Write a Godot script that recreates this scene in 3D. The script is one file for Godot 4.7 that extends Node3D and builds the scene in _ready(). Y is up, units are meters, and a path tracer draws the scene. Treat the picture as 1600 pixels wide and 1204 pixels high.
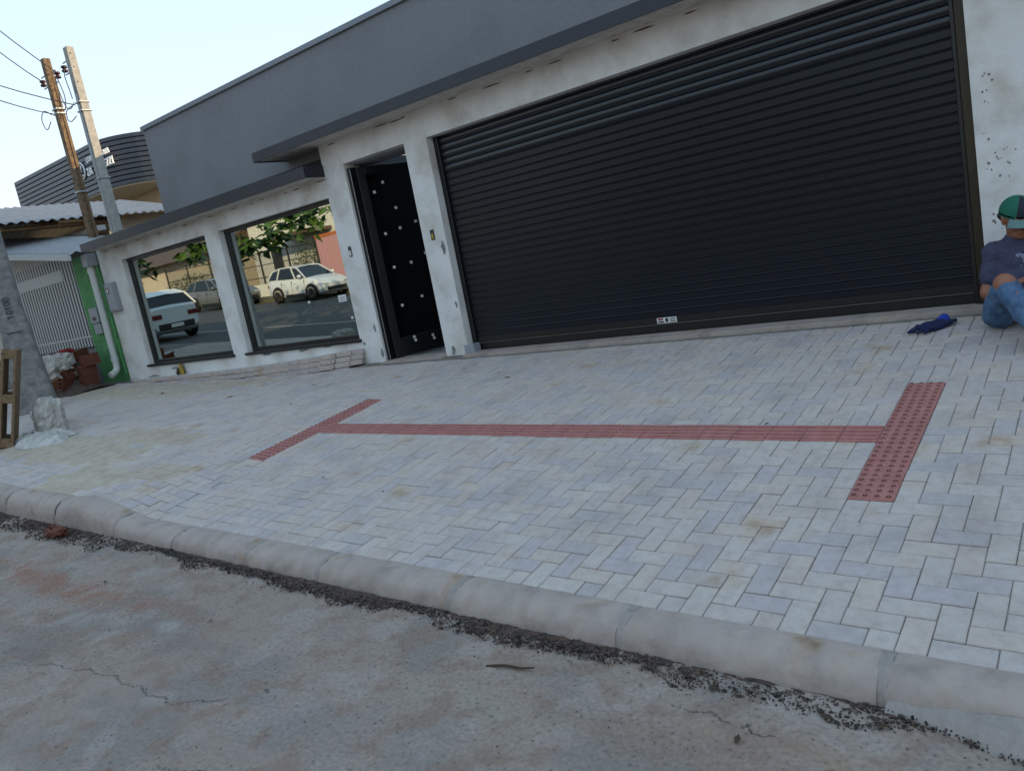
extends Node3D
# A street front: paved forecourt with tactile strips, grey shop front with a roller shutter, seen from the road.
# X runs along the facade, Z from the facade (0) towards the street, Y up; the door sill is at 0.

var M := {}
var rng := RandomNumberGenerator.new()
var used := {}
const CELL := 0.1        # pitch of half a paver
const GX := -1.11          # grid origin of the paving
const GZ := 0.20
const KERB := 3.8         # inner edge of the kerb
var cam_at := Vector3(0, 1.0112, 6.4)
var cam_basis := Basis(Vector3(0.779195, -0.186421, -0.598417), Vector3(0.042967, 0.968386, -0.245728), Vector3(0.625308, 0.165757, 0.762571))

func _ready():
	rng.seed = 7
	setup_light()
	make_materials()
	build_ground()
	build_kerb()
	build_paving()
	build_shop()
	build_neighbour()
	build_sign_building()
	build_poles()
	build_street_pole()
	build_far_side()
	build_clutter()
	build_person()
	build_glove()
	build_litter()

# ------------------------------------------------------------------ light and camera
func setup_light():
	var cam := Camera3D.new()
	cam.name = "camera"
	cam.fov = 51.817
	cam.far = 900.0
	cam.near = 0.05
	cam.transform = Transform3D(cam_basis.orthonormalized(), cam_at)
	add_child(cam)
	cam.current = true
	var env := Environment.new()
	env.background_mode = Environment.BG_SKY
	var sm := ProceduralSkyMaterial.new()
	sm.sky_top_color = Color(0.715, 0.835, 0.945)
	sm.sky_horizon_color = Color(0.93, 0.96, 0.975)
	sm.sky_curve = 0.18
	sm.sky_energy_multiplier = 1.0
	sm.ground_bottom_color = Color(0.30, 0.27, 0.25)
	sm.ground_horizon_color = Color(0.62, 0.66, 0.68)
	sm.sun_angle_max = 8.0
	var sky := Sky.new()
	sky.sky_material = sm
	env.sky = sky
	env.tonemap_mode = Environment.TONE_MAPPER_LINEAR
	env.tonemap_exposure = 1.38
	env.ssao_enabled = true
	env.ssil_enabled = true
	env.sdfgi_enabled = true
	var we := WorldEnvironment.new()
	we.name = "environment"
	we.environment = env
	add_child(we)
	var sun := DirectionalLight3D.new()
	sun.name = "sun"
	sun.light_energy = 1.6
	sun.light_color = Color(1.0, 0.88, 0.70)
	sun.light_angular_distance = 0.5
	sun.shadow_enabled = true
	add_child(sun)
	var el := deg_to_rad(18.0)
	var az := deg_to_rad(42.0)
	var to_sun := Vector3(sin(az) * cos(el), sin(el), -cos(az) * cos(el))
	sun.look_at_from_position(to_sun * 50.0, Vector3.ZERO, Vector3.UP)

# ------------------------------------------------------------------ terrain
func road_y(x: float) -> float:
	if x > -8.0:
		return -0.637 - 0.03 * (x + 1.1)
	return -0.43 - 0.046 * (x + 8.0)

func wall_y(x: float) -> float:
	return 0.0 if x > -10.0 else -0.02 * (x + 10.0)

func pave_y(x: float, z: float) -> float:
	var zz := maxf(z, 0.0)
	var r := -zz * (0.1405 + 0.00783 * (x + 1.1))
	var a := wall_y(x)
	var l := a + (road_y(x) + 0.185 - a) * zz / KERB
	return lerpf(r, l, smoothstep(-5.62, -6.35, x))

func pave_n(x: float, z: float) -> Vector3:
	var e := 0.05
	var dx := (pave_y(x + e, z) - pave_y(x - e, z)) / (2 * e)
	var dz := (pave_y(x, z + e) - pave_y(x, z - e)) / (2 * e)
	return Vector3(-dx, 1, -dz).normalized()

func on_slope(x: float, z: float, lift := 0.0, turn := 0.0) -> Transform3D:
	var n := pave_n(x, z)
	var bx0 := Vector3(1, 0, 0)
	bx0 = (bx0 - n * bx0.dot(n)).normalized()
	var b := Basis(bx0, n, bx0.cross(n)).rotated(n, turn)
	return Transform3D(b, Vector3(x, pave_y(x, z), z) + n * lift)

# ------------------------------------------------------------------ naming
func numbered(called: String) -> String:
	if not used.has(called):
		used[called] = 0
		return called
	used[called] += 1
	return "%s_%03d" % [called, used[called]]

func tag(o: Node, label: String, category: String, group := "") -> Node:
	o.set_meta("label", label)
	o.set_meta("category", category)
	if group != "":
		o.set_meta("group", group)
	return o

func thing(called: String, label: String, category: String, at := Vector3.ZERO, group := "") -> Node3D:
	var o := Node3D.new()
	o.name = numbered(called)
	add_child(o)
	o.position = at
	tag(o, label, category, group)
	return o

func put(mesh: Mesh, called: String, m: Material, parent: Node = null) -> MeshInstance3D:
	var o := MeshInstance3D.new()
	o.mesh = mesh
	o.set_surface_override_material(0, m)
	if parent == null:
		o.name = numbered(called)
		add_child(o)
	else:
		o.name = called
		parent.add_child(o, true)
	return o

func struct(mesh: Mesh, called: String, m: Material) -> MeshInstance3D:
	var o := put(mesh, called, m)
	o.set_meta("kind", "structure")
	return o

# ------------------------------------------------------------------ shapes
func mb() -> SurfaceTool:
	var st := SurfaceTool.new()
	st.begin(Mesh.PRIMITIVE_TRIANGLES)
	return st

func face(st: SurfaceTool, pts: Array, out: Vector3):
	# a flat convex polygon whose front looks along out
	var n: Vector3 = (pts[1] - pts[0]).cross(pts[2] - pts[0])
	if n.length_squared() < 1e-16 and pts.size() > 3:
		n = (pts[2] - pts[0]).cross(pts[3] - pts[0])
	n = n.normalized()
	var order := pts
	if n.dot(out) > 0:
		order = pts.duplicate()
		order.reverse()
	else:
		n = -n
	for i in range(1, order.size() - 1):
		for p in [order[0], order[i], order[i + 1]]:
			st.set_normal(n)
			st.add_vertex(p)

func cbox(st: SurfaceTool, t: Transform3D, s: Vector3, b := 0.0, bottom := true):
	var h := s * 0.5
	var hx := Vector3(h.x, h.y - b, h.z - b)
	var hy := Vector3(h.x - b, h.y, h.z - b)
	var hz := Vector3(h.x - b, h.y - b, h.z)
	var c := t.origin
	var sg := [-1.0, 1.0]
	for a in sg:
		var q := [hx * Vector3(a, -1, -1), hx * Vector3(a, 1, -1), hx * Vector3(a, 1, 1), hx * Vector3(a, -1, 1)]
		face(st, q.map(func(p): return t * p), t.basis * Vector3(a, 0, 0))
		if a > 0 or bottom:
			q = [hy * Vector3(-1, a, -1), hy * Vector3(1, a, -1), hy * Vector3(1, a, 1), hy * Vector3(-1, a, 1)]
			face(st, q.map(func(p): return t * p), t.basis * Vector3(0, a, 0))
		q = [hz * Vector3(-1, -1, a), hz * Vector3(1, -1, a), hz * Vector3(1, 1, a), hz * Vector3(-1, 1, a)]
		face(st, q.map(func(p): return t * p), t.basis * Vector3(0, 0, a))
	if b <= 0.0:
		return
	for a in sg:
		for d in sg:
			if d > 0 or bottom:
				var q := [hx * Vector3(a, d, -1), hx * Vector3(a, d, 1), hy * Vector3(a, d, 1), hy * Vector3(a, d, -1)]
				face(st, q.map(func(p): return t * p), t.basis * Vector3(a, d, 0))
				q = [hy * Vector3(-1, d, a), hy * Vector3(1, d, a), hz * Vector3(1, d, a), hz * Vector3(-1, d, a)]
				face(st, q.map(func(p): return t * p), t.basis * Vector3(0, d, a))
			var w := [hx * Vector3(a, -1, d), hx * Vector3(a, 1, d), hz * Vector3(a, 1, d), hz * Vector3(a, -1, d)]
			face(st, w.map(func(p): return t * p), t.basis * Vector3(a, 0, d))
	for a in sg:
		for d in sg:
			for g in sg:
				if d > 0 or bottom:
					var k := Vector3(a, d, g)
					face(st, [t * (hx * k), t * (hy * k), t * (hz * k)], t.basis * k)

func box(st: SurfaceTool, lo: Vector3, hi: Vector3, b := 0.0):
	cbox(st, Transform3D(Basis(), (lo + hi) * 0.5), (hi - lo).abs(), b)

func box_mesh(lo: Vector3, hi: Vector3, b := 0.0) -> ArrayMesh:
	var st := mb()
	box(st, lo, hi, b)
	return st.commit()

func ring_basis(d: Vector3) -> Array:
	var u := Vector3.UP if absf(d.y) < 0.9 else Vector3.RIGHT
	var a := d.cross(u).normalized()
	return [a, a.cross(d).normalized()]

func tube(st: SurfaceTool, pts: Array, radii, sides := 8, caps := true):
	var rings := []
	var norms := []
	var last := []
	for i in pts.size():
		var d: Vector3 = pts[mini(i + 1, pts.size() - 1)] - pts[maxi(i - 1, 0)]
		d = d.normalized()
		var ab: Array
		if last.is_empty():
			ab = ring_basis(d)
		else:
			var a: Vector3 = (last[0] - d * last[0].dot(d)).normalized()
			ab = [a, a.cross(d).normalized()]
		last = ab
		var r: float = radii if radii is float else radii[i]
		var ring := []
		var nn := []
		for k in sides:
			var an := TAU * k / sides
			var o: Vector3 = ab[0] * cos(an) + ab[1] * sin(an)
			ring.append(pts[i] + o * r)
			nn.append(o)
		rings.append(ring)
		norms.append(nn)
	for i in pts.size() - 1:
		for k in sides:
			var k2 := (k + 1) % sides
			quad_n(st, [rings[i][k], rings[i][k2], rings[i + 1][k2], rings[i + 1][k]], [norms[i][k], norms[i][k2], norms[i + 1][k2], norms[i + 1][k]])
	if caps:
		face(st, rings[0], pts[0] - pts[1])
		face(st, rings[-1], pts[-1] - pts[-2])

func quad_n(st: SurfaceTool, p: Array, n: Array):
	var g: Vector3 = (p[1] - p[0]).cross(p[2] - p[0])
	if g.length_squared() < 1e-16:
		g = (p[2] - p[0]).cross(p[3] - p[0])
	var idx := [0, 1, 2, 0, 2, 3]
	if g.dot(n[0]) > 0:
		idx = [0, 2, 1, 0, 3, 2]
	for i in idx:
		st.set_normal(n[i])
		st.add_vertex(p[i])

func smooth_grid(st: SurfaceTool, g: Array, up: Vector3, close_u := false, uvs := []):
	# g: rows of points; normals from neighbours, turned to the side of up (or outward from the row centre if up is zero)
	var rows := g.size()
	var cols: int = g[0].size()
	var ns := []
	for i in rows:
		var row := []
		var ctr := Vector3.ZERO
		if up == Vector3.ZERO:
			for p in g[i]:
				ctr += p
			ctr /= cols
		for j in cols:
			var a: Vector3 = g[mini(i + 1, rows - 1)][j] - g[maxi(i - 1, 0)][j]
			var jm := (j - 1 + cols) % cols if close_u else maxi(j - 1, 0)
			var jp := (j + 1) % cols if close_u else mini(j + 1, cols - 1)
			var b: Vector3 = g[i][jp] - g[i][jm]
			var n := a.cross(b)
			n = n.normalized() if n.length_squared() > 1e-18 else Vector3.UP
			var ref: Vector3 = up if up != Vector3.ZERO else g[i][j] - ctr
			if n.dot(ref) < 0:
				n = -n
			row.append(n)
		ns.append(row)
	for i in rows - 1:
		for j in (cols if close_u else cols - 1):
			var k := (j + 1) % cols
			var p := [g[i][j], g[i][k], g[i + 1][k], g[i + 1][j]]
			var n := [ns[i][j], ns[i][k], ns[i + 1][k], ns[i + 1][j]]
			var cr: Vector3 = (p[1] - p[0]).cross(p[2] - p[0])
			if cr.length_squared() < 1e-18:
				cr = (p[2] - p[0]).cross(p[3] - p[0])
			var idx := [0, 1, 2, 0, 2, 3] if cr.dot(n[0] + n[2]) <= 0 else [0, 2, 1, 0, 3, 2]
			for q in idx:
				st.set_normal(n[q])
				if not uvs.is_empty():
					var ii: int = i if q < 2 else i + 1
					var jj: int = j if q == 0 or q == 3 else k
					st.set_uv(uvs[ii][jj])
				st.add_vertex(p[q])

func extrude(st: SurfaceTool, poly: PackedVector2Array, depth: float, t: Transform3D):
	# a polygon in x, y pushed from z = 0 to z = depth
	var tri := Geometry2D.triangulate_polygon(poly)
	for i in range(0, tri.size(), 3):
		var f := []
		var k := []
		for j in 3:
			var p := poly[tri[i + j]]
			f.append(t * Vector3(p.x, p.y, depth))
			k.append(t * Vector3(p.x, p.y, 0))
		face(st, f, t.basis * Vector3(0, 0, depth))
		face(st, k, t.basis * Vector3(0, 0, -depth))
	var area := 0.0
	for i in poly.size():
		var a := poly[i]
		var b := poly[(i + 1) % poly.size()]
		area += a.x * b.y - b.x * a.y
	for i in poly.size():
		var a := poly[i]
		var b := poly[(i + 1) % poly.size()]
		var o := Vector3(b.y - a.y, a.x - b.x, 0) * signf(area)
		face(st, [t * Vector3(a.x, a.y, 0), t * Vector3(b.x, b.y, 0), t * Vector3(b.x, b.y, depth), t * Vector3(a.x, a.y, depth)], t.basis * o)

func wall_openings(st: SurfaceTool, x0: float, x1: float, y0: float, y1: float, zf: float, zb: float, holes: Array):
	# a wall slab with rectangular openings [xa, xb, ya, yb]
	var xs := [x0, x1]
	var ys := [y0, y1]
	for h in holes:
		xs += [h[0], h[1]]
		ys += [h[2], h[3]]
	xs.sort()
	ys.sort()
	for i in xs.size() - 1:
		for j in ys.size() - 1:
			var a: float = xs[i]
			var b: float = xs[i + 1]
			var c: float = ys[j]
			var d: float = ys[j + 1]
			if b - a < 1e-4 or d - c < 1e-4 or c < y0 - 1e-4 or d > y1 + 1e-4:
				continue
			var open := false
			for h in holes:
				if (a + b) / 2 > h[0] and (a + b) / 2 < h[1] and (c + d) / 2 > h[2] and (c + d) / 2 < h[3]:
					open = true
			if open:
				continue
			face(st, [Vector3(a, c, zf), Vector3(b, c, zf), Vector3(b, d, zf), Vector3(a, d, zf)], Vector3(0, 0, zf - zb))
			face(st, [Vector3(a, c, zb), Vector3(b, c, zb), Vector3(b, d, zb), Vector3(a, d, zb)], Vector3(0, 0, zb - zf))
	for h in holes + [[x0, x1, y0, y1]]:
		var s := 1.0 if h[0] != x0 or h[1] != x1 else -1.0
		for e in [[h[0], h[2], h[0], h[3], 1, 0], [h[1], h[2], h[1], h[3], -1, 0], [h[0], h[2], h[1], h[2], 0, 1], [h[0], h[3], h[1], h[3], 0, -1]]:
			if s > 0 and e[5] == 1 and h[2] <= y0 + 1e-4:
				continue
			face(st, [Vector3(e[0], e[1], zf), Vector3(e[2], e[3], zf), Vector3(e[2], e[3], zb), Vector3(e[0], e[1], zb)], Vector3(e[4], e[5], 0) * s)

func blob(st: SurfaceTool, c: Vector3, r: Vector3, seed_: int, rough := 0.25, freq := 2.0, nu := 24, nv := 16, floor_y := -INF):
	var n := FastNoiseLite.new()
	n.seed = seed_
	n.frequency = freq
	n.fractal_octaves = 3
	n.noise_type = FastNoiseLite.TYPE_SIMPLEX_SMOOTH
	var g := []
	for i in nv + 1:
		var th := PI * i / nv
		var row := []
		for j in nu:
			var ph := TAU * j / nu
			var d := Vector3(sin(th) * cos(ph), cos(th), sin(th) * sin(ph))
			var w := absf(n.get_noise_3dv(d)) * 2.0
			var k := 1.0 + rough * (w - 0.5) + rough * 0.5 * n.get_noise_3dv(d * 3.1 + Vector3(7, 1, 3))
			var p := c + d * r * k
			if p.y < floor_y:
				p.y = floor_y + (p.y - floor_y) * 0.02
			row.append(p)
		g.append(row)
	smooth_grid(st, g, Vector3.ZERO, true)

func catmull(p: Array, n: int) -> Array:
	var o := []
	for i in p.size() - 1:
		var a: Vector3 = p[maxi(i - 1, 0)]
		var d: Vector3 = p[mini(i + 2, p.size() - 1)]
		for k in n:
			o.append(p[i].cubic_interpolate(p[i + 1], a, d, float(k) / n))
	o.append(p[-1])
	return o

# ------------------------------------------------------------------ materials
func noise(seed_: int, freq: float, oct := 4, kind := FastNoiseLite.TYPE_SIMPLEX_SMOOTH) -> FastNoiseLite:
	var n := FastNoiseLite.new()
	n.seed = seed_
	n.frequency = freq
	n.fractal_octaves = oct
	n.fractal_gain = 0.66 if oct >= 7 else 0.5
	n.noise_type = kind
	return n

func ramp_tex(seed_: int, freq: float, cols: Array, oct := 4, size := 512) -> NoiseTexture2D:
	var g := Gradient.new()
	var offs := PackedFloat32Array()
	var cs := PackedColorArray()
	for c in cols:
		offs.append(c[0])
		cs.append(c[1])
	g.offsets = offs
	g.colors = cs
	var t := NoiseTexture2D.new()
	t.width = size
	t.height = size
	t.seamless = true
	t.noise = noise(seed_, freq, oct)
	t.color_ramp = g
	return t

var bump_cache := {}
func bump_tex(seed_: int, freq: float, oct := 5) -> NoiseTexture2D:
	var key := "%d_%f" % [seed_, freq]
	if not bump_cache.has(key):
		var t := NoiseTexture2D.new()
		t.width = 512
		t.height = 512
		t.seamless = true
		t.noise = noise(seed_, freq, oct)
		bump_cache[key] = t
	return bump_cache[key]

func plain(called: String, c: Color, rough := 0.7, metal := 0.0) -> StandardMaterial3D:
	var m := StandardMaterial3D.new()
	m.resource_name = called
	m.albedo_color = c
	m.roughness = rough
	m.metallic = metal
	return m

func grainy(called: String, cols: Array, rough: float, scale: float, freq := 0.01, bump := 0.0, seed_ := 1, bump_freq := 0.04, oct := 7) -> StandardMaterial3D:
	var m := plain(called, Color.WHITE, rough)
	m.albedo_texture = ramp_tex(seed_, freq, cols, oct)
	m.uv1_triplanar = true
	m.uv1_world_triplanar = true
	m.uv1_scale = Vector3.ONE * scale
	if bump > 0.0:
		m.heightmap_enabled = true
		m.heightmap_scale = bump
		m.heightmap_texture = bump_tex(seed_ + 50, bump_freq)
	return m

func weather(m: StandardMaterial3D, t: Texture2D, scale: float):
	# stains that run on from one piece to the next
	m.detail_enabled = true
	m.detail_albedo = t
	m.detail_blend_mode = BaseMaterial3D.BLEND_MODE_MUL
	m.detail_uv_layer = BaseMaterial3D.DETAIL_UV_2
	m.uv2_triplanar = true
	m.uv2_world_triplanar = true
	m.uv2_scale = Vector3.ONE * scale

func g3(v: float, tint := Color(1, 1, 1)) -> Color:
	return Color(v * tint.r, v * tint.g, v * tint.b)

func make_materials():
	M.plaster = grainy("whitewashed plaster", [[0.0, Color(0.71, 0.695, 0.67)], [0.3, Color(0.785, 0.775, 0.755)], [0.5, Color(0.82, 0.812, 0.795)], [1.0, Color(0.855, 0.85, 0.84)]], 0.85, 0.4, 0.005, 0.35, 3)
	M.grey_wall = grainy("dark grey render", [[0.0, Color(0.45, 0.455, 0.47)], [1.0, Color(0.485, 0.49, 0.505)]], 0.8, 1.2, 0.02, 0.12, 5)
	M.cap = plain("grey sheet flashing", Color(0.45, 0.47, 0.50), 0.45, 0.3)
	M.canopy = grainy("dark painted canopy", [[0.0, Color(0.085, 0.10, 0.145)], [1.0, Color(0.115, 0.13, 0.18)]], 0.42, 0.8, 0.01, 0.0, 6)
	M.soffit = grainy("unpainted soffit board", [[0.0, Color(0.66, 0.62, 0.58)], [0.5, Color(0.76, 0.73, 0.70)], [1.0, Color(0.81, 0.79, 0.77)]], 0.85, 0.8, 0.01, 0.2, 7)
	M.black = plain("black aluminium", Color(0.045, 0.048, 0.055), 0.38, 0.0)
	M.dark_gap = plain("bitumen flashing", Color(0.06, 0.065, 0.075), 0.7)
	M.sill = plain("dark granite sill", Color(0.10, 0.095, 0.095), 0.3)
	M.mirror = plain("mirror coated glass", Color(0.70, 0.74, 0.73), 0.015, 1.0)
	M.door_glass = plain("dark door glass", Color(0.012, 0.014, 0.02), 0.03)
	M.door_glass.metallic_specular = 0.75
	M.slat_gloss = plain("closed shutter slat", Color(0.074, 0.092, 0.122), 0.24)
	M.slat = grainy("perforated shutter slat", [[0.0, Color(0.066, 0.083, 0.112)], [1.0, Color(0.082, 0.101, 0.132)]], 0.30, 1.0, 0.05, 0.0, 8)
	M.slat.metallic_specular = 0.38
	M.slat_edge = plain("bare slat edge", Color(0.42, 0.39, 0.34), 0.35, 0.6)
	M.bronze = grainy("bronze guide rail", [[0.0, Color(0.13, 0.115, 0.085)], [1.0, Color(0.25, 0.21, 0.14)]], 0.4, 0.5, 0.006, 0.0, 9)
	M.bronze.metallic = 0.4
	M.paper = plain("white paper", Color(0.82, 0.82, 0.80), 0.7)
	M.print = plain("black print", Color(0.10, 0.10, 0.11), 0.7)
	M.red_print = plain("red print", Color(0.55, 0.13, 0.15), 0.7)
	M.sand = grainy("sandy bedding", [[0.0, Color(0.34, 0.32, 0.29)], [0.5, Color(0.43, 0.41, 0.38)], [1.0, Color(0.52, 0.49, 0.44)]], 0.95, 0.9, 0.02, 0.6, 11)
	M.sand_fill = grainy("beige sand", [[0.0, Color(0.58, 0.53, 0.46)], [0.5, Color(0.66, 0.605, 0.53)], [1.0, Color(0.72, 0.67, 0.60)]], 0.95, 0.8, 0.01, 0.3, 10)
	M.concrete = grainy("kerb concrete", [[0.0, Color(0.53, 0.48, 0.45)], [0.35, Color(0.605, 0.552, 0.52)], [0.6, Color(0.64, 0.585, 0.55)], [0.8, Color(0.65, 0.595, 0.54)], [1.0, Color(0.69, 0.645, 0.605)]], 0.9, 0.8, 0.008, 0.5, 12)
	M.mortar = grainy("kerb mortar", [[0.0, Color(0.50, 0.468, 0.445)], [1.0, Color(0.61, 0.572, 0.54)]], 0.95, 1.5, 0.02, 0.5, 13)
	M.old_concrete = grainy("weathered concrete", [[0.0, Color(0.33, 0.33, 0.325)], [0.4, Color(0.46, 0.455, 0.45)], [0.7, Color(0.54, 0.53, 0.515)], [1.0, Color(0.62, 0.61, 0.59)]], 0.92, 1.1, 0.012, 0.5, 14)
	M.new_concrete = grainy("pale pole concrete", [[0.0, Color(0.55, 0.54, 0.52)], [1.0, Color(0.70, 0.69, 0.66)]], 0.9, 1.2, 0.012, 0.3, 15)
	M.brown_wood = grainy("weathered pole timber", [[0.0, Color(0.27, 0.21, 0.16)], [0.5, Color(0.44, 0.36, 0.27)], [1.0, Color(0.56, 0.47, 0.36)]], 0.9, 1.5, 0.012, 0.4, 16)
	M.pallet = grainy("pallet timber", [[0.0, Color(0.33, 0.26, 0.19)], [0.5, Color(0.47, 0.38, 0.28)], [1.0, Color(0.58, 0.49, 0.38)]], 0.85, 1.6, 0.02, 0.4, 17)
	M.green = grainy("green paint", [[0.0, Color(0.24, 0.47, 0.28)], [0.6, Color(0.31, 0.56, 0.33)], [1.0, Color(0.36, 0.60, 0.38)]], 0.7, 0.8, 0.01, 0.1, 18)
	M.white_paint = plain("white gate paint", Color(0.70, 0.71, 0.71), 0.5)
	M.sheet = grainy("grey roof sheet", [[0.0, Color(0.42, 0.42, 0.43)], [1.0, Color(0.55, 0.55, 0.56)]], 0.6, 0.6, 0.01, 0.0, 19)
	M.timber = grainy("porch timber", [[0.0, Color(0.30, 0.22, 0.14)], [1.0, Color(0.52, 0.40, 0.26)]], 0.8, 0.8, 0.01, 0.0, 20)
	M.cream = grainy("cream render", [[0.0, Color(0.68, 0.64, 0.57)], [1.0, Color(0.77, 0.73, 0.66)]], 0.85, 0.6, 0.01, 0.1, 21)
	M.rib = plain("graphite sign board", Color(0.23, 0.245, 0.275), 0.4)
	M.letter = plain("white letters", Color(0.88, 0.88, 0.88), 0.5)
	M.pvc = plain("white plastic pipe", Color(0.76, 0.77, 0.75), 0.4)
	M.meter = plain("grey meter box", Color(0.55, 0.56, 0.58), 0.45)
	M.meter_dark = plain("dark meter window", Color(0.16, 0.15, 0.13), 0.3)
	M.interior = plain("interior grey", Color(0.33, 0.34, 0.36), 0.85)
	M.ceramic = plain("brown insulator", Color(0.22, 0.10, 0.10), 0.25)
	M.galv = plain("galvanised steel", Color(0.62, 0.63, 0.65), 0.45, 0.7)
	M.wire = plain("wire sheath", Color(0.16, 0.17, 0.19), 0.6)
	M.clay = grainy("red clay brick", [[0.0, Color(0.25, 0.14, 0.10)], [0.5, Color(0.40, 0.22, 0.15)], [1.0, Color(0.50, 0.31, 0.23)]], 0.9, 2.0, 0.02, 0.4, 22)
	M.tarp = grainy("dirty white sacking", [[0.0, Color(0.50, 0.48, 0.45)], [0.4, Color(0.66, 0.64, 0.61)], [1.0, Color(0.78, 0.77, 0.75)]], 0.85, 1.4, 0.012, 0.3, 23)
	M.soil = grainy("gutter soil", [[0.0, Color(0.15, 0.125, 0.12)], [0.45, Color(0.27, 0.235, 0.215)], [0.62, Color(0.34, 0.24, 0.195)], [1.0, Color(0.46, 0.42, 0.39)]], 0.97, 1.3, 0.02, 1.2, 24, 0.08)
	M.asphalt = grainy("dark asphalt", [[0.0, Color(0.20, 0.20, 0.205)], [1.0, Color(0.27, 0.265, 0.26)]], 0.9, 0.5, 0.01, 0.4, 25)
	M.dirt = grainy("verge earth", [[0.0, Color(0.30, 0.24, 0.17)], [0.5, Color(0.36, 0.33, 0.20)], [1.0, Color(0.50, 0.44, 0.32)]], 0.95, 0.4, 0.01, 0.6, 26)
	M.paint_line = plain("worn road paint", Color(0.70, 0.70, 0.68), 0.8)
	M.house_white = grainy("white house render", [[0.0, Color(0.74, 0.73, 0.70)], [1.0, Color(0.84, 0.83, 0.80)]], 0.85, 0.5, 0.01, 0.1, 27)
	M.roof_tile = grainy("brown tiles", [[0.0, Color(0.26, 0.20, 0.16)], [1.0, Color(0.40, 0.32, 0.26)]], 0.85, 0.8, 0.02, 0.3, 28)
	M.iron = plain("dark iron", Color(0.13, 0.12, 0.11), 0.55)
	M.pink = plain("pink painted boards", Color(0.70, 0.52, 0.53), 0.7)
	M.orange = plain("orange trim", Color(0.66, 0.36, 0.16), 0.7)
	M.bark = grainy("bark", [[0.0, Color(0.20, 0.16, 0.12)], [1.0, Color(0.36, 0.30, 0.24)]], 0.95, 1.5, 0.02, 0.8, 29)
	M.leaf = plain("broad leaf", Color.WHITE, 0.55)
	M.leaf.vertex_color_use_as_albedo = true
	M.leaf.backlight_enabled = true
	M.leaf.backlight = Color(0.20, 0.30, 0.06)
	M.leaf.cull_mode = BaseMaterial3D.CULL_DISABLED
	M.car_white = plain("white car paint", Color(0.80, 0.81, 0.81), 0.3)
	M.car_white.clearcoat_enabled = true
	M.car_white.clearcoat = 1.0
	M.car_grey = plain("grey car paint", Color(0.42, 0.43, 0.44), 0.35, 0.3)
	M.car_glass = plain("car glass", Color(0.03, 0.035, 0.04), 0.04)
	M.rubber = plain("tyre rubber", Color(0.06, 0.06, 0.06), 0.85)
	M.trim = plain("black trim", Color(0.07, 0.07, 0.075), 0.6)
	M.tail = plain("red lamp", Color(0.35, 0.03, 0.03), 0.2)
	M.lamp = plain("clear lamp", Color(0.65, 0.67, 0.68), 0.15)
	M.skin = plain("skin", Color(0.55, 0.36, 0.27), 0.6)
	M.skin.subsurf_scatter_enabled = true
	M.skin.subsurf_scatter_strength = 0.15
	M.shirt = grainy("faded navy cotton", [[0.0, Color(0.20, 0.205, 0.29)], [1.0, Color(0.28, 0.28, 0.37)]], 0.92, 3.0, 0.03, 0.3, 31)
	M.jeans = grainy("washed denim", [[0.0, Color(0.17, 0.26, 0.38)], [0.5, Color(0.26, 0.37, 0.49)], [1.0, Color(0.40, 0.50, 0.60)]], 0.92, 2.2, 0.012, 0.3, 32)
	M.cap_green = plain("green cap cloth", Color(0.08, 0.36, 0.28), 0.85)
	M.cap_navy = plain("navy cap cloth", Color(0.10, 0.12, 0.18), 0.85)
	M.cap_brim = plain("pale green cap brim", Color(0.36, 0.47, 0.46), 0.85)
	M.hair = plain("dark hair", Color(0.08, 0.06, 0.05), 0.8)
	M.print_grey = plain("shirt print", Color(0.47, 0.50, 0.58), 0.9)
	M.boot = plain("work boot", Color(0.13, 0.11, 0.10), 0.7)
	M.glove = grainy("navy knit glove", [[0.0, Color(0.05, 0.075, 0.17)], [1.0, Color(0.09, 0.15, 0.36)]], 0.9, 6.0, 0.03, 0.5, 33)
	M.glove_cuff = plain("blue glove cuff", Color(0.07, 0.20, 0.58), 0.85)
	M.yellow = plain("yellow rag", Color(0.62, 0.52, 0.18), 0.8)
	M.scrap = plain("dead leaf scraps", Color.WHITE, 0.9)
	M.scrap.vertex_color_use_as_albedo = true
	M.dry_leaf = plain("dry leaf", Color(0.22, 0.16, 0.10), 0.8)
	M.stone = grainy("loose stones", [[0.0, Color(0.20, 0.17, 0.16)], [0.45, Color(0.36, 0.32, 0.295)], [0.7, Color(0.48, 0.44, 0.41)], [1.0, Color(0.66, 0.62, 0.58)]], 0.95, 3.0, 0.06, 0.0, 34)
	M.grit_brown = grainy("brown grit", [[0.0, Color(0.25, 0.19, 0.165)], [1.0, Color(0.40, 0.33, 0.29)]], 0.95, 3.0, 0.06, 0.0, 37)
	M.grit_dark = grainy("dark grit", [[0.0, Color(0.13, 0.11, 0.105)], [1.0, Color(0.30, 0.26, 0.24)]], 0.95, 3.0, 0.06, 0.0, 36)
	M.tactile = grainy("red tactile concrete", [[0.0, Color(0.59, 0.385, 0.36)], [0.5, Color(0.64, 0.425, 0.40)], [1.0, Color(0.69, 0.48, 0.45)]], 0.9, 1.6, 0.012, 0.3, 35)
	M.pavers = []
	var tones := [Color(0.71, 0.665, 0.633), Color(0.722, 0.677, 0.643), Color(0.702, 0.655, 0.634), Color(0.682, 0.642, 0.632), Color(0.722, 0.666, 0.627), Color(0.714, 0.665, 0.637), Color(0.71, 0.652, 0.612), Color(0.692, 0.645, 0.622), Color(0.69, 0.625, 0.555)]
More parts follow.
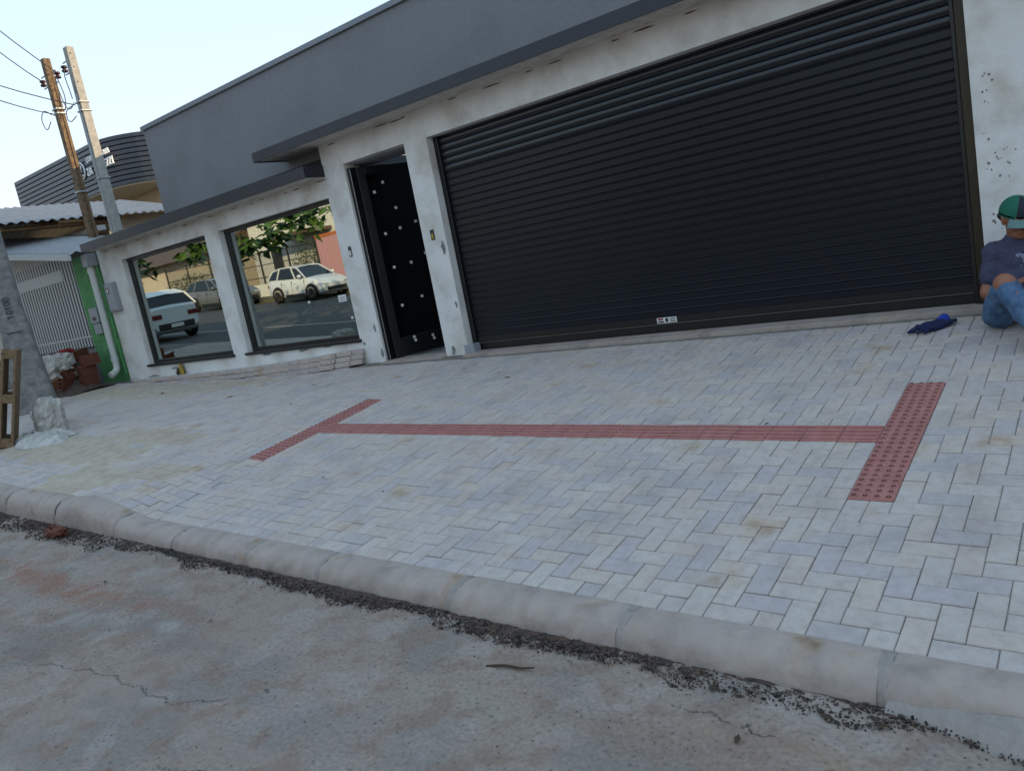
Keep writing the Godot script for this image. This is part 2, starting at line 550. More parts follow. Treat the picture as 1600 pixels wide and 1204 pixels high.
	var stain := ramp_tex(77, 0.008, [[0.0, Color(0.90, 0.89, 0.88)], [0.32, Color(0.965, 0.962, 0.96)], [0.5, Color(0.985, 0.985, 0.985)], [0.68, Color(1.0, 1.0, 1.0)], [0.86, Color(0.97, 0.94, 0.89)], [1.0, Color(0.86, 0.77, 0.66)]], 6)
	for i in tones.size():
		var c: Color = tones[i]
		var pm := grainy("paver concrete", [[0.0, g3(0.88, c)], [0.35, g3(0.97, c)], [0.6, c], [0.85, g3(1.03, c)], [1.0, Color(c.r * 1.02, c.g * 0.98, c.b * 0.93)]], 0.88, 1.7, 0.014, 0.25, 40 + i, 0.08)
		weather(pm, stain, 0.42)
		M.pavers.append(pm)
	weather(M.concrete, stain, 0.6)
	weather(M.tactile, stain, 0.8)
	var drips := ramp_tex(78, 0.006, [[0.0, Color(0.86, 0.82, 0.77)], [0.28, Color(0.955, 0.945, 0.93)], [0.5, Color(1, 1, 1)], [1.0, Color(1, 1, 1)]], 6)
	weather(M.plaster, drips, 0.5)
	weather(M.grey_wall, ramp_tex(79, 0.005, [[0.0, Color(0.93, 0.93, 0.92)], [0.5, Color(0.98, 0.98, 0.98)], [1.0, Color(1, 1, 1)]], 6), 0.35)
	M.road = road_material()

func road_material() -> StandardMaterial3D:
	# 8 m by 2 m of dusty worn surface in front of the kerb: X -8..0, Z 4..6
	var w := 2000
	var h := 500
	var a := noise(61, 0.005, 5).get_seamless_image(w, h).get_data()
	var b := noise(62, 0.016, 5).get_seamless_image(w, h).get_data()
	var c := noise(63, 0.16, 4).get_seamless_image(w, h).get_data()
	var d := noise(64, 0.009, 4).get_seamless_image(w, h).get_data()
	var spots := [[-5.4, 4.60, 1.2, 0.14, Color(0.52, 0.375, 0.31), 0.85], [-4.3, 4.50, 0.55, 0.07, Color(0.51, 0.39, 0.34), 0.6], [-4.0, 4.65, 0.14, 0.06, Color(0.66, 0.65, 0.64), 0.8], [-3.9, 4.72, 0.6, 0.16, Color(0.46, 0.41, 0.38), 0.6], [-4.7, 5.0, 0.8, 0.12, Color(0.46, 0.40, 0.365), 0.6], [-4.5, 5.12, 0.3, 0.06, Color(0.40, 0.35, 0.32), 0.6], [-1.2, 4.42, 0.8, 0.14, Color(0.50, 0.42, 0.37), 0.6], [-2.4, 4.9, 1.0, 0.25, Color(0.50, 0.465, 0.44), 0.5], [-0.9, 4.28, 0.5, 0.07, Color(0.54, 0.46, 0.39), 0.6], [-5.9, 4.85, 0.9, 0.12, Color(0.505, 0.47, 0.445), 0.5], [-2.0, 4.5, 0.5, 0.1, Color(0.55, 0.51, 0.45), 0.5]]
	var img := Image.create_empty(w, h, false, Image.FORMAT_RGB8)
	for y in h:
		var z := 4.0 + 2.0 * y / h
		for x in w:
			var i := y * w + x
			var px := -8.0 + 8.0 * x / w
			var k := a[i] / 255.0
			var m := b[i] / 255.0
			var f := (c[i] / 255.0 - 0.5)
			var col := Color(0.54, 0.482, 0.44).lerp(Color(0.495, 0.455, 0.425), smoothstep(0.45, 0.7, k))
			col = col.lerp(Color(0.49, 0.405, 0.35), smoothstep(0.50, 0.72, m) * 0.6)
			col = col.lerp(Color(0.585, 0.545, 0.515), smoothstep(0.55, 0.75, d[i] / 255.0) * 0.5)
			for s in spots:
				var u: float = (px - s[0]) / s[2]
				var v: float = (z - s[1]) / s[3]
				if u * u > 4.0 or v * v > 4.0:
					continue
				var r := u * u + v * v + (m - 0.5) * 2.4 + f * 0.8
				if r < 1.0:
					col = col.lerp(s[4], s[5] * smoothstep(1.0, -0.3, r))
			var g := 1.0 + f * 0.20
			if c[i] < 48:
				g *= 0.72
			img.set_pixel(x, y, Color(col.r * g, col.g * g, col.b * g))
	# cracks filled with dark dirt
	var r2 := RandomNumberGenerator.new()
	r2.seed = 5
	for line in [[[-4.52, 5.19], [-4.09, 5.08], [-3.8, 5.04], [-3.5, 5.04], [-3.27, 5.04], [-3.03, 4.92]], [[-1.35, 4.22], [-1.1, 4.24], [-0.98, 4.27]], [[-2.9, 5.3], [-2.6, 5.22], [-2.45, 5.25]]]:
		for q in line.size() - 1:
			for k in 220:
				var t := k / 220.0
				var x := lerpf(line[q][0], line[q + 1][0], t) + 0.02 * sin(t * 5.0 + q * 1.7) + r2.randf_range(-0.005, 0.005)
				var z := lerpf(line[q][1], line[q + 1][1], t) + 0.012 * sin(t * 8.0 + q * 2) + 0.004 * sin(t * 31.0) + r2.randf_range(-0.004, 0.004)
				if r2.randf() < 0.45:
					continue
				var ix := int((x + 8.0) / 8.0 * w)
				var iz := int((z - 4.0) / 2.0 * h)
				img.set_pixel(clampi(ix, 0, w - 1), clampi(iz, 0, h - 1), Color(0.31, 0.28, 0.265))
				if r2.randf() < 0.4:
					img.set_pixel(clampi(ix + 1, 0, w - 1), clampi(iz, 0, h - 1), Color(0.34, 0.31, 0.29))
	var mt := plain("dusty worn road", Color.WHITE, 0.93)
	mt.albedo_texture = ImageTexture.create_from_image(img)
	mt.heightmap_enabled = true
	mt.heightmap_scale = 1.0
	mt.heightmap_texture = ImageTexture.create_from_image(noise(66, 0.06, 5).get_seamless_image(2000, 500))
	return mt

# ------------------------------------------------------------------ ground, road, kerb
func steps(a: float, b: float, d: float) -> Array:
	var o := []
	var n := int(round((b - a) / d))
	for i in n + 1:
		o.append(a + (b - a) * i / n)
	return o

func build_ground():
	var st := mb()
	var g := []
	for x in [-400.0, -150.0, -80.0, -50.0, -30.0, -15.0, 0.0, 15.0, 40.0, 150.0, 400.0]:
		var row := []
		for z in [-400.0, -120.0, -50.0, -20.0, -8.0, 0.0, 10.0, 20.0, 50.0, 120.0, 400.0]:
			row.append(Vector3(x, clampf(road_y(x), -2.0, 3.0) - 0.35, z))
		g.append(row)
	smooth_grid(st, g, Vector3.UP)
	struct(st.commit(), "ground", M.dirt)
	var n := noise(70, 1.1, 3)
	var xs: Array = [-11.5, -10.5, -9.5] + steps(-8.4, 0.8, 0.08) + [1.6, 3.0, 6.0, 12.0, 25.0, 60.0]
	var zs: Array = steps(3.99, 6.2, 0.07) + [6.6, 6.9]
	st = mb()
	g = []
	var uv := []
	for x in xs:
		var row := []
		var ur := []
		for z in zs:
			row.append(Vector3(x, road_y(x) + 0.012 * n.get_noise_2d(x, z) + 0.004 * n.get_noise_2d(x * 7.0, z * 7.0), z))
			ur.append(Vector2((x + 8.0) / 8.0, (z - 4.0) / 2.0))
		g.append(row)
		uv.append(ur)
	smooth_grid(st, g, Vector3.UP, false, uv)
	struct(st.commit(), "road", M.road)
	st = mb()
	g = []
	for x in [-90.0, -60.0, -45.0, -36.0, -28.0, -22.0, -17.0, -13.0, -11.5]:
		g.append([Vector3(x, road_y(x), 3.99), Vector3(x, road_y(x), 6.9)])
	smooth_grid(st, g, Vector3.UP)
	struct(st.commit(), "road", M.asphalt)
	st = mb()
	g = []
	for x in [-90.0, -60.0, -45.0, -36.0, -28.0, -22.0, -17.0, -13.0, -8.0, -3.0, 3.0, 12.0, 25.0, 60.0]:
		g.append([Vector3(x, road_y(x) + 0.001, 6.85), Vector3(x, road_y(x) + 0.006, 7.1), Vector3(x, road_y(x) + 0.006, 7.6), Vector3(x, road_y(x) + 0.02, 10.0), Vector3(x, road_y(x) + 0.02, 16.6)])
	smooth_grid(st, g, Vector3.UP)
	struct(st.commit(), "road", M.asphalt)
	for k in 9:
		st = mb()
		var a := -56.0 + k * 8.0
		g = []
		for x in [a, a + 2.5, a + 5.0, a + 7.9]:
			g.append([Vector3(x, road_y(x) + 0.012, 7.22), Vector3(x, road_y(x) + 0.012, 7.32)])
		smooth_grid(st, g, Vector3.UP)
		struct(st.commit(), "road_marking", M.paint_line)
	# verge beyond the road
	st = mb()
	g = []
	for x in [-90.0, -60.0, -45.0, -36.0, -28.0, -22.0, -17.0, -13.0, -8.0, 3.0, 12.0, 25.0, 60.0]:
		g.append([Vector3(x, road_y(x) - 0.2, 16.6), Vector3(x, road_y(x) + 0.12, 16.62), Vector3(x, road_y(x) + 0.16, 19.0), Vector3(x, road_y(x) + 0.2, 30.0)])
	smooth_grid(st, g, Vector3.UP)
	struct(st.commit(), "verge", M.dirt)
	# soil washed into the gutter
	st = mb()
	g = []
	var n2 := noise(71, 2.2, 4)
	for x in steps(-9.0, 0.6, 0.035):
		var row := []
		var wd := 0.085 + 0.13 * n2.get_noise_1d(x * 0.8) + 0.06 * n2.get_noise_1d(x * 4.0)
		if x < -5.2:
			wd += 0.10 * smoothstep(-5.2, -6.2, x)
		for k in 9:
			var t := k / 8.0
			var z := 3.985 + wd * t
			var hgt := 0.010 * (1.0 - t) + 0.012 * n2.get_noise_2d(x * 9.0, z * 9.0) + 0.004 * n2.get_noise_2d(x * 40.0, z * 40.0) - 0.003
			if k == 8:
				hgt = -0.02
			row.append(Vector3(x, road_y(x) + hgt, z))
		g.append(row)
	smooth_grid(st, g, Vector3.UP)
	var soil := put(st.commit(), "gutter_soil", M.soil)
	soil.set_meta("kind", "stuff")
	tag(soil, "dark crumbly soil washed along the foot of the kerb", "soil")
	# grit and pebbles on it
	var peb := mb()
	blob(peb, Vector3.ZERO, Vector3(1, 0.5, 0.75), 3, 0.6, 1.3, 7, 5)
	var pm := peb.commit()
	var lots := [[], [], []]
	for i in 8500:
		var x := rng.randf_range(-8.5, 0.3)
		var wd2 := 0.09 + 0.13 * n2.get_noise_1d(x * 0.8) + (0.12 if x < -5.8 else 0.0)
		var z := 3.99 + wd2 * pow(rng.randf(), 0.75) + absf(rng.randfn(0.0, 0.014))
		var r := rng.randf_range(0.002, 0.006)
		if rng.randf() < 0.08:
			r *= rng.randf_range(1.5, 2.4)
		lots[rng.randi() % 3 if rng.randf() < 0.8 else 0].append([x, z, r, 0.010])
	for i in 1000:
		lots[rng.randi() % 3].append([rng.randf_range(-7.5, 0.0), 4.1 + 2.0 * pow(rng.randf(), 1.6), rng.randf_range(0.0012, 0.004), 0.0])
	var says := ["dark earthy grit lying along the kerb foot", "brown gravel crumbs lying along the kerb foot", "pale stone chips lying along the kerb foot"]
	for k in 3:
		var mm := MultiMesh.new()
		mm.transform_format = MultiMesh.TRANSFORM_3D
		mm.mesh = pm
		mm.instance_count = lots[k].size()
		for i in lots[k].size():
			var q: Array = lots[k][i]
			var b := Basis.from_euler(Vector3(rng.randf() * TAU, rng.randf() * TAU, rng.randf() * TAU)).scaled(Vector3.ONE * q[2])
			mm.set_instance_transform(i, Transform3D(b, Vector3(q[0], road_y(q[0]) + q[3] * rng.randf() + q[2] * 0.3, q[1])))
		var mi := MultiMeshInstance3D.new()
		mi.multimesh = mm
		mi.material_override = [M.grit_dark, M.grit_brown, M.stone][k]
		mi.name = numbered("gravel")
		add_child(mi)
		mi.set_meta("kind", "stuff")
		tag(mi, says[k], "gravel")

func build_kerb():
	var root := Node3D.new()
	root.name = "kerb"
	root.set_meta("kind", "structure")
	add_child(root)
	var prof := [[-0.004, -0.002, 0], [0.01, 0.0, 0], [0.05, 0.001, 0], [0.08, -0.002, 0], [0.105, -0.007, 0], [0.125, -0.014, 0], [0.145, -0.025, 0], [0.16, -0.038, 0], [0.172, -0.055, 0], [0.182, -0.08, 0], [0.188, -0.11, 0], [0.195, -0.28, 0]]
	var x := 1.9
	var i := 0
	var cuts := [0.45, -0.72, -1.70, -2.62, -3.62, -4.30, -5.15, -5.95]
	while x > -24.0:
		var x2 := x - 1.0
		if i < cuts.size():
			x2 = cuts[i]
		var st := mb()
		var g := []
		var wob := rng.randf_range(-0.006, 0.006)
		var ns := 26
		var rough_n := noise(74, 3.0, 4)
		for k in ns + 1:
			var xx := lerpf(x - 0.012, x2 + 0.012, float(k) / ns)
			var row := []
			var e := 0.007 if k == 0 or k == ns else 0.0
			for p in prof:
				var fat := 1.0 + (0.25 * smoothstep(-6.0, -6.9, xx))
				var nb := rough_n.get_noise_2d(xx * 3.0, p[0] * 9.0 + p[1] * 9.0) * smoothstep(0.0, 0.06, p[0])
				row.append(Vector3(xx, kerb_y(xx) + p[1] * fat - e + 0.007 * nb, KERB + p[0] * (1.0 - e) + wob + 0.008 * nb))
			g.append(row)
		smooth_grid(st, g, Vector3(0, 0.7, 0.7))
		face(st, g[0], Vector3(1, 0, 0))
		face(st, g[-1], Vector3(-1, 0, 0))
		put(st.commit(), "kerb_stone", M.concrete, root)
		# mortar smeared in the joint
		st = mb()
		g = []
		for xx in [x2 + 0.02, x2 + 0.008, x2 - 0.008, x2 - 0.02]:
			var row := []
			var dip := 0.004 if absf(xx - x2) > 0.01 else 0.003
			for p in prof:
				row.append(Vector3(xx, kerb_y(xx) + p[1] - dip, KERB + p[0] * 0.985 + wob))
			g.append(row)
		smooth_grid(st, g, Vector3(0, 0.7, 0.7))
		put(st.commit(), "mortar_joint", M.mortar, root)
		x = x2
		i += 1
	flakes()
	# concrete spilled at the foot of the near end
	var ap := mb()
	var ag := []
	var an := noise(72, 3.0, 3)
	for k in 26:
		var ax := -0.70 + k * 0.05
		var grow := smoothstep(-0.72, -0.2, ax)
		var row := []
		for j in 6:
			var t := j / 5.0
			row.append(Vector3(ax, road_y(ax) - 0.01 + (0.075 - 0.07 * t * t) * (0.55 + 0.45 * grow) + 0.006 * an.get_noise_2d(ax * 4.0, t * 2.0), 3.97 + t * (0.05 + 0.10 * grow + 0.02 * an.get_noise_1d(ax * 5.0))))
		ag.append(row)
	smooth_grid(ap, ag, Vector3.UP)
	put(ap.commit(), "concrete_haunch", M.mortar, root)

func flakes():
	# dead leaf scraps and bark in the gutter
	var r := RandomNumberGenerator.new()
	r.seed = 17
	var st := mb()
	for i in 1500:
		var x := r.randf_range(-8.0, 0.3)
		var z := 3.995 + absf(r.randfn(0.0, 0.06))
		var l := r.randf_range(0.006, 0.022)
		var v := r.randf_range(0.5, 1.3)
		leaf(st, Vector3(x, road_y(x) + r.randf_range(0.004, 0.016), z), Vector3(r.randfn(), r.randfn() * 0.25, r.randfn()), Vector3(r.randfn() * 0.4, 1, r.randfn() * 0.4), l, l * 0.5, Color(0.10 * v, 0.07 * v, 0.05 * v))
	var o := put(st.commit(), "leaf_litter", M.scrap)
	o.set_meta("kind", "stuff")
	tag(o, "scraps of dead leaves and bark lying in the gutter", "leaf litter")

func kerb_y(x: float) -> float:
	# the dropped part runs with the driveway, the rest stands a full upstand above the road
	var drop := pave_y(x, KERB) + 0.001
	var bumpy := 0.03 * exp(-pow((x + 6.55) / 0.22, 2.0))
	return drop + bumpy

# ------------------------------------------------------------------ paving
func build_paving():
	var base := mb()
	var g := []
	for x in steps(-24.0, 1.6, 0.2):
		var row := []
		for z in steps(-0.2, KERB + 0.01, 0.2):
			row.append(Vector3(x, pave_y(x, z) - 0.006, z))
		g.append(row)
	smooth_grid(base, g, Vector3.UP)
	var pave := struct(base.commit(), "pavement", M.sand)
	sand_patches()
	# tactile strips
	var taken := {}
	for j in range(12, 26):
		for i in [0, 1, -47, -48]:
			taken[Vector2i(i, j)] = true
	for i in range(-46, 0):
		taken[Vector2i(i, 18)] = true
		taken[Vector2i(i, 19)] = true
	var dome := tactile_mesh(true)
	var bar := tactile_mesh(false)
	for c in 7:
		for i in [0, -48]:
			tile(dome, i, 12 + c * 2, pave)
	for i in range(-46, 0, 2):
		tile(bar, i, 18, pave)
	# herringbone
	var full := []
	var half := []
	for k in 2:
		var st := mb()
		cbox(st, Transform3D(), Vector3(0.197, 0.05, 0.097) if k == 0 else Vector3(0.097, 0.05, 0.097), 0.0035, false)
		(full if k == 0 else half).append(st.commit())
	var bricks := []
	var jmax := 36
	for j in range(-1, jmax + 1):
		for i in range(-170, 17):
			var k := posmod(i + j, 4)
			var here := free_cell(i, j, jmax, taken)
			if k == 0:
				var other := free_cell(i + 1, j, jmax, taken)
				if here and other:
					bricks.append([i + 1.0, j + 0.5, 0.0, 1])
				elif here:
					bricks.append([i + 0.5, j + 0.5, 0.0, 0])
				elif other:
					bricks.append([i + 1.5, j + 0.5, 0.0, 0])
			elif k == 2:
				var other := free_cell(i, j + 1, jmax, taken)
				if here and other:
					bricks.append([i + 0.5, j + 1.0, PI / 2, 1])
				elif here:
					bricks.append([i + 0.5, j + 0.5, 0.0, 0])
				elif other:
					bricks.append([i + 0.5, j + 1.5, 0.0, 0])
	# the 300 nearest in view become single pavers, the rest one mass per tone
	var inv := Transform3D(cam_basis.orthonormalized(), cam_at).affine_inverse()
	var near := []
	for q in bricks:
		var x: float = GX + q[0] * CELL
		var z: float = GZ + q[1] * CELL
		var p := inv * Vector3(x, pave_y(x, z), z)
		var u := 0.5 + p.x / -p.z * 1239.3 / 1600.0
		var v := 0.5 - p.y / -p.z * 1239.3 / 1204.0
		q.append(x)
		q.append(z)
		q.append(p.length() if p.z < 0 and u > -0.01 and u < 1.01 and v > -0.01 and v < 1.01 else 1e6)
		near.append(q)
	near.sort_custom(func(a, b): return a[6] < b[6])
	var mass := []
	for m in M.pavers:
		mass.append(mb())
	var tone := noise(81, 0.35, 2)
	for n in near.size():
		var q: Array = near[n]
		var v := rng.randf() * 0.55 + 0.45 * clampf(0.5 + 0.9 * tone.get_noise_2d(q[4], q[5]), 0, 1)
		var t: int = clampi(int(v * 8), 0, 7)
		t = (t * 3 + int(rng.randf() * 3)) % 8 if rng.randf() < 0.2 else t
		var dust := 0.0
		for sp in [[-9.0, 3.0, 1.7, 0.38], [-8.0, 2.5, 1.1, 0.28], [-12.0, 0.8, 2.6, 0.45], [-7.4, 3.65, 0.7, 0.15], [-9.6, 0.55, 1.6, 0.2], [-6.6, 3.3, 0.5, 0.2], [-11.5, 2.9, 1.2, 0.3]]:
			dust = maxf(dust, 1.0 - pow((q[4] - sp[0]) / sp[2], 2.0) - pow((q[5] - sp[1]) / sp[3], 2.0))
		if dust > 0.02 and dust + rng.randfn(0, 0.22) > 0.3:
			t = 8
		var lift := -0.025 + rng.randf_range(-0.0022, 0.0022)
		var tr := on_slope(q[4], q[5], lift, q[2] + rng.randf_range(-0.012, 0.012))
		tr.basis = tr.basis * Basis.from_euler(Vector3(rng.randf_range(-0.008, 0.008), 0, rng.randf_range(-0.008, 0.008)))
		if n < 300:
			var o := put(full[0] if q[3] == 1 else half[0], "paver", M.pavers[t], pave)
			o.transform = tr
		else:
			cbox(mass[t], tr, Vector3(0.197, 0.05, 0.097) if q[3] == 1 else Vector3(0.097, 0.05, 0.097), 0.0035, false)
	for t in mass.size():
		var o := put(mass[t].commit(), "far_pavers", M.pavers[t], pave)
		o.set_meta("kind", "stuff")

func sand_patches():
	var n := noise(75, 1.6, 4)
	var says := ["thin beige sand spread over the pavers in front of the pallets", "thin beige sand drifted along the foot of the window wall", "small beige sand smear on the ramp beside the left tactile strip"]
	var spots := [[-9.1, 2.95, 1.9, 0.40], [-11.6, 0.75, 2.4, 0.42], [-7.4, 3.45, 0.7, 0.25]]
	for k in 3:
		var q: Array = spots[k]
		var st := mb()
		var g := []
		for i in 61:
			var row := []
			for j in 31:
				var u := (i - 30) / 30.0 * 1.35
				var v := (j - 15) / 15.0 * 1.35
				var x: float = q[0] + u * q[2]
				var z: float = q[1] + v * q[3]
				var h := 0.009 * (0.75 - u * u - v * v) + 0.010 * n.get_noise_2d(x, z * 2.0) + 0.004 * n.get_noise_2d(x * 6.0, z * 6.0)
				row.append(Vector3(x, pave_y(x, z) + clampf(h, -0.012, 0.006), z))
			g.append(row)
		smooth_grid(st, g, Vector3.UP)
		var o := put(st.commit(), "sand", M.sand_fill)
		o.set_meta("kind", "stuff")
		tag(o, says[k], "sand")

func free_cell(i: int, j: int, jmax: int, taken: Dictionary) -> bool:
	return j >= 0 and j < jmax and not taken.has(Vector2i(i, j))

func tile(mesh: Mesh, i: int, j: int, pave: Node):
	var x := GX + (i + 1.0) * CELL
	var z := GZ + (j + 1.0) * CELL
	var o := put(mesh, "tactile_tile", M.tactile, pave)
	var tr := on_slope(x, z, -0.022 + rng.randf_range(-0.001, 0.002), rng.randf_range(-0.008, 0.008))
	o.transform = tr

func tactile_mesh(domes: bool) -> ArrayMesh:
	var st := mb()
	cbox(st, Transform3D(), Vector3(0.1975, 0.05, 0.1975), 0.004, false)
	if domes:
		for a in 4:
			for b in 4:
				var c := Vector3(-0.075 + 0.05 * a, 0.025, -0.075 + 0.05 * b)
				var g := []
				for k in 4:
					var r: float = [0.0150, 0.0130, 0.0105, 0.0][k]
					var h: float = [-0.001, 0.0050, 0.0072, 0.0079][k]
					var row := []
					for s in 10:
						row.append(c + Vector3(cos(TAU * s / 10) * r, h, sin(TAU * s / 10) * r))
					g.append(row)
				smooth_grid(st, g, Vector3.ZERO, true)
	else:
		for b in 4:
			var z := -0.072 + 0.048 * b
			var pr := [[-0.0125, -0.001], [-0.0105, 0.0080], [0.0105, 0.0080], [0.0125, -0.001]]
			var ends := [-0.096, -0.089, 0.089, 0.096]
			var g := []
			for e in 4:
				var row := []
				for q in pr:
					row.append(Vector3(ends[e], 0.025 + (q[1] if e == 1 or e == 2 else -0.001), z + q[0]))
				g.append(row)
			for e in 3:
				for q in 3:
					face(st, [g[e][q], g[e][q + 1], g[e + 1][q + 1], g[e + 1][q]], Vector3.UP)
	return st.commit()

# ------------------------------------------------------------------ the shop front
func build_shop():
	var r := thing("shop_building", "low white and dark grey shop front with roller shutter and mirrored windows", "building")
	var st := mb()
	# door and shutter wall
	wall_openings(st, -7.45, 4.0, -0.6, 2.607, 0.0, -0.24, [[-7.09, -6.09, -0.6, 2.325], [-5.76, -0.845, -0.6, 2.31]])
	put(st.commit(), "wall", M.plaster, r)
	st = mb()
	wall_openings(st, -13.42, -7.45, -0.6, 2.262, 0.0, -0.24, [[-12.67, -10.21, 0.30, 2.015], [-9.86, -7.455 - 0.01, 0.30, 2.01]])
	put(st.commit(), "wall", M.plaster, r)
	# grey upper storey
	st = mb()
	box(st, Vector3(-11.33, 2.30, -0.45), Vector3(4.0, 3.70, -0.15))
	box(st, Vector3(-11.33, 2.30, -9.0), Vector3(-11.03, 3.70, -0.452))
	put(st.commit(), "parapet_wall", M.grey_wall, r)
	st = mb()
	box(st, Vector3(-11.36, 3.70, -0.48), Vector3(4.0, 3.765, -0.12), 0.006)
	box(st, Vector3(-11.36, 3.70, -9.0), Vector3(-11.0, 3.765, -0.482), 0.006)
	put(st.commit(), "parapet_cap", M.cap, r)
	put(box_mesh(Vector3(-11.3, 2.365, -0.147), Vector3(-7.46, 2.48, -0.09)), "flashing", M.dark_gap, r)
	# roof, floor and side walls that close the rooms behind
	st = mb()
	box(st, Vector3(-13.4, 2.28, -9.0), Vector3(-7.37, 2.36, -0.24))
	put(st.commit(), "roof", M.cap, r)
	st = mb()
	box(st, Vector3(-13.42, -0.6, -9.0), Vector3(-13.2, 2.28, -0.242))
	box(st, Vector3(-7.6, -0.6, -9.0), Vector3(-7.36, 2.45, -0.242))
	box(st, Vector3(-13.2, -0.6, -9.24), Vector3(4.0, 2.45, -9.002))
	box(st, Vector3(1.2, -0.6, -9.0), Vector3(1.44, 2.45, -0.242))
	put(st.commit(), "courtyard_wall", M.interior, r)
	put(box_mesh(Vector3(-5.85, 2.46, -9.0), Vector3(1.44, 2.54, -0.242)), "ceiling", M.interior, r)
	put(box_mesh(Vector3(-7.6, 2.46, -0.55), Vector3(-5.99, 2.54, -0.242)), "ceiling", M.interior, r)
	put(box_mesh(Vector3(-5.98, 0.0, -8.9), Vector3(-5.86, 3.25, -0.245)), "partition", M.interior, r)
	put(box_mesh(Vector3(-13.2, -0.6, -9.0), Vector3(1.2, -0.012, -0.02)), "floor", M.old_concrete, r)
	# stair tower behind the low wing
	put(box_mesh(Vector3(-14.2, 0.0, -5.2), Vector3(-11.4, 4.66, -2.5)), "stair_tower", M.grey_wall, r)
	# canopies
	st = mb()
	var y0 := 2.607
	extrude(st, PackedVector2Array([Vector2(-8.25, -0.147), Vector2(4.0, -0.147), Vector2(4.0, 0.33), Vector2(-8.25, 0.33)]), 0.012, Transform3D(Basis(Vector3(1, 0, 0), Vector3(0, 0, 1), Vector3(0, 1, 0)), Vector3(0, y0 + 0.09, 0)))
	var can := put(st.commit(), "canopy", M.canopy, r)
	put(box_mesh(Vector3(-8.262, y0 - 0.012, 0.33), Vector3(4.0, y0 + 0.104, 0.342), 0.002), "fascia", M.canopy, can)
	put(box_mesh(Vector3(-8.262, y0 - 0.012, -0.146), Vector3(-8.25, y0 + 0.104, 0.329), 0.002), "fascia", M.canopy, can)
	put(box_mesh(Vector3(-8.249, y0 + 0.001, -0.145), Vector3(-7.452, y0 + 0.02, 0.329)), "soffit", M.soffit, can)
	put(box_mesh(Vector3(-7.451, y0 + 0.001, -0.145), Vector3(4.0, y0 + 0.02, 0.329)), "soffit", M.soffit, can)
	st = mb()
	box(st, Vector3(-13.30, 2.265, -0.088), Vector3(-7.46, 2.372, 0.27), 0.004)
	can = put(st.commit(), "canopy", M.canopy, r)
	can.set_meta("label", "lower dark canopy above the two mirrored windows")
	put(box_mesh(Vector3(-13.312, 2.25, 0.271), Vector3(-7.452, 2.385, 0.283), 0.002), "fascia", M.canopy, can)
	put(box_mesh(Vector3(-7.452, 2.25, -0.08), Vector3(-7.44, 2.385, 0.270), 0.002), "fascia", M.canopy, can)
	put(box_mesh(Vector3(-13.29, 2.253, 0.002), Vector3(-7.47, 2.263, 0.268)), "soffit", M.soffit, can)
	# plaster crack and flaking patches under the soffit
	# windows
	window(r, -12.67, -10.21, 0.30, 2.015)
	window(r, -9.86, -7.465, 0.30, 2.01)
	shutter(r)
	door(r)
	# bare electrical boxes in the piers
	for p in [[-5.937, 1.325, 0.055, 0.11], [-7.29, 1.345, 0.05, 0.12]]:
		var b := put(box_mesh(Vector3(p[0] - p[2] / 2, p[1] - p[3] / 2, 0.001), Vector3(p[0] + p[2] / 2, p[1] + p[3] / 2, 0.005)), "switch_box", M.meter_dark, r)
		put(box_mesh(Vector3(p[0] - 0.015, p[1] - p[3] * 0.38, 0.005), Vector3(p[0] + 0.012, p[1] + p[3] * 0.1, 0.009)), "wire_stub", M.yellow if p[0] > -6.5 else M.paper, b)
	# chipped plaster
	var chips := [[-5.82, 1.16, 0.05, 0.16], [-5.80, 0.55, 0.025, 0.08], [-7.16, 0.42, 0.03, 0.1], [-7.12, 0.10, 0.04, 0.13], [-7.40, 0.24, 0.05, 0.04], [-8.1, 0.262, 0.16, 0.03], [-8.6, 0.255, 0.22, 0.04], [-9.4, 0.25, 0.2, 0.03], [-10.9, 0.27, 0.25, 0.025], [-11.9, 0.20, 0.2, 0.03], [-12.6, 0.09, 0.35, 0.06], [-5.97, 0.05, 0.06, 0.10]]
	for q in chips:
		var pl := PackedVector2Array()
		for k in 11:
			var an := TAU * k / 11
			var rr := rng.randf_range(0.25, 0.5)
			pl.append(Vector2(cos(an) * q[2] * rr * 1.4, sin(an) * q[3] * rr * 1.4))
		st = mb()
		extrude(st, pl, 0.0035, Transform3D(Basis(), Vector3(q[0], q[1], -0.001)))
		put(st.commit(), "bare_patch", M.old_concrete, r)
	for k in 46:
		var x := -0.80 + absf(rng.randfn(0, 0.10))
		var y: float = [1.5, 1.05, 0.95, 0.62, 0.60][k % 5] + rng.randfn(0, 0.06)
		var pl := PackedVector2Array()
		var s := rng.randf_range(0.003, 0.010)
		for a in 7:
			pl.append(Vector2(cos(TAU * a / 7) * s * rng.randf_range(0.4, 1.2), sin(TAU * a / 7) * s * rng.randf_range(0.5, 1.6)))
		st = mb()
		extrude(st, pl, 0.002, Transform3D(Basis(), Vector3(x, y, -0.0005)))
		put(st.commit(), "bare_patch", M.old_concrete, r)
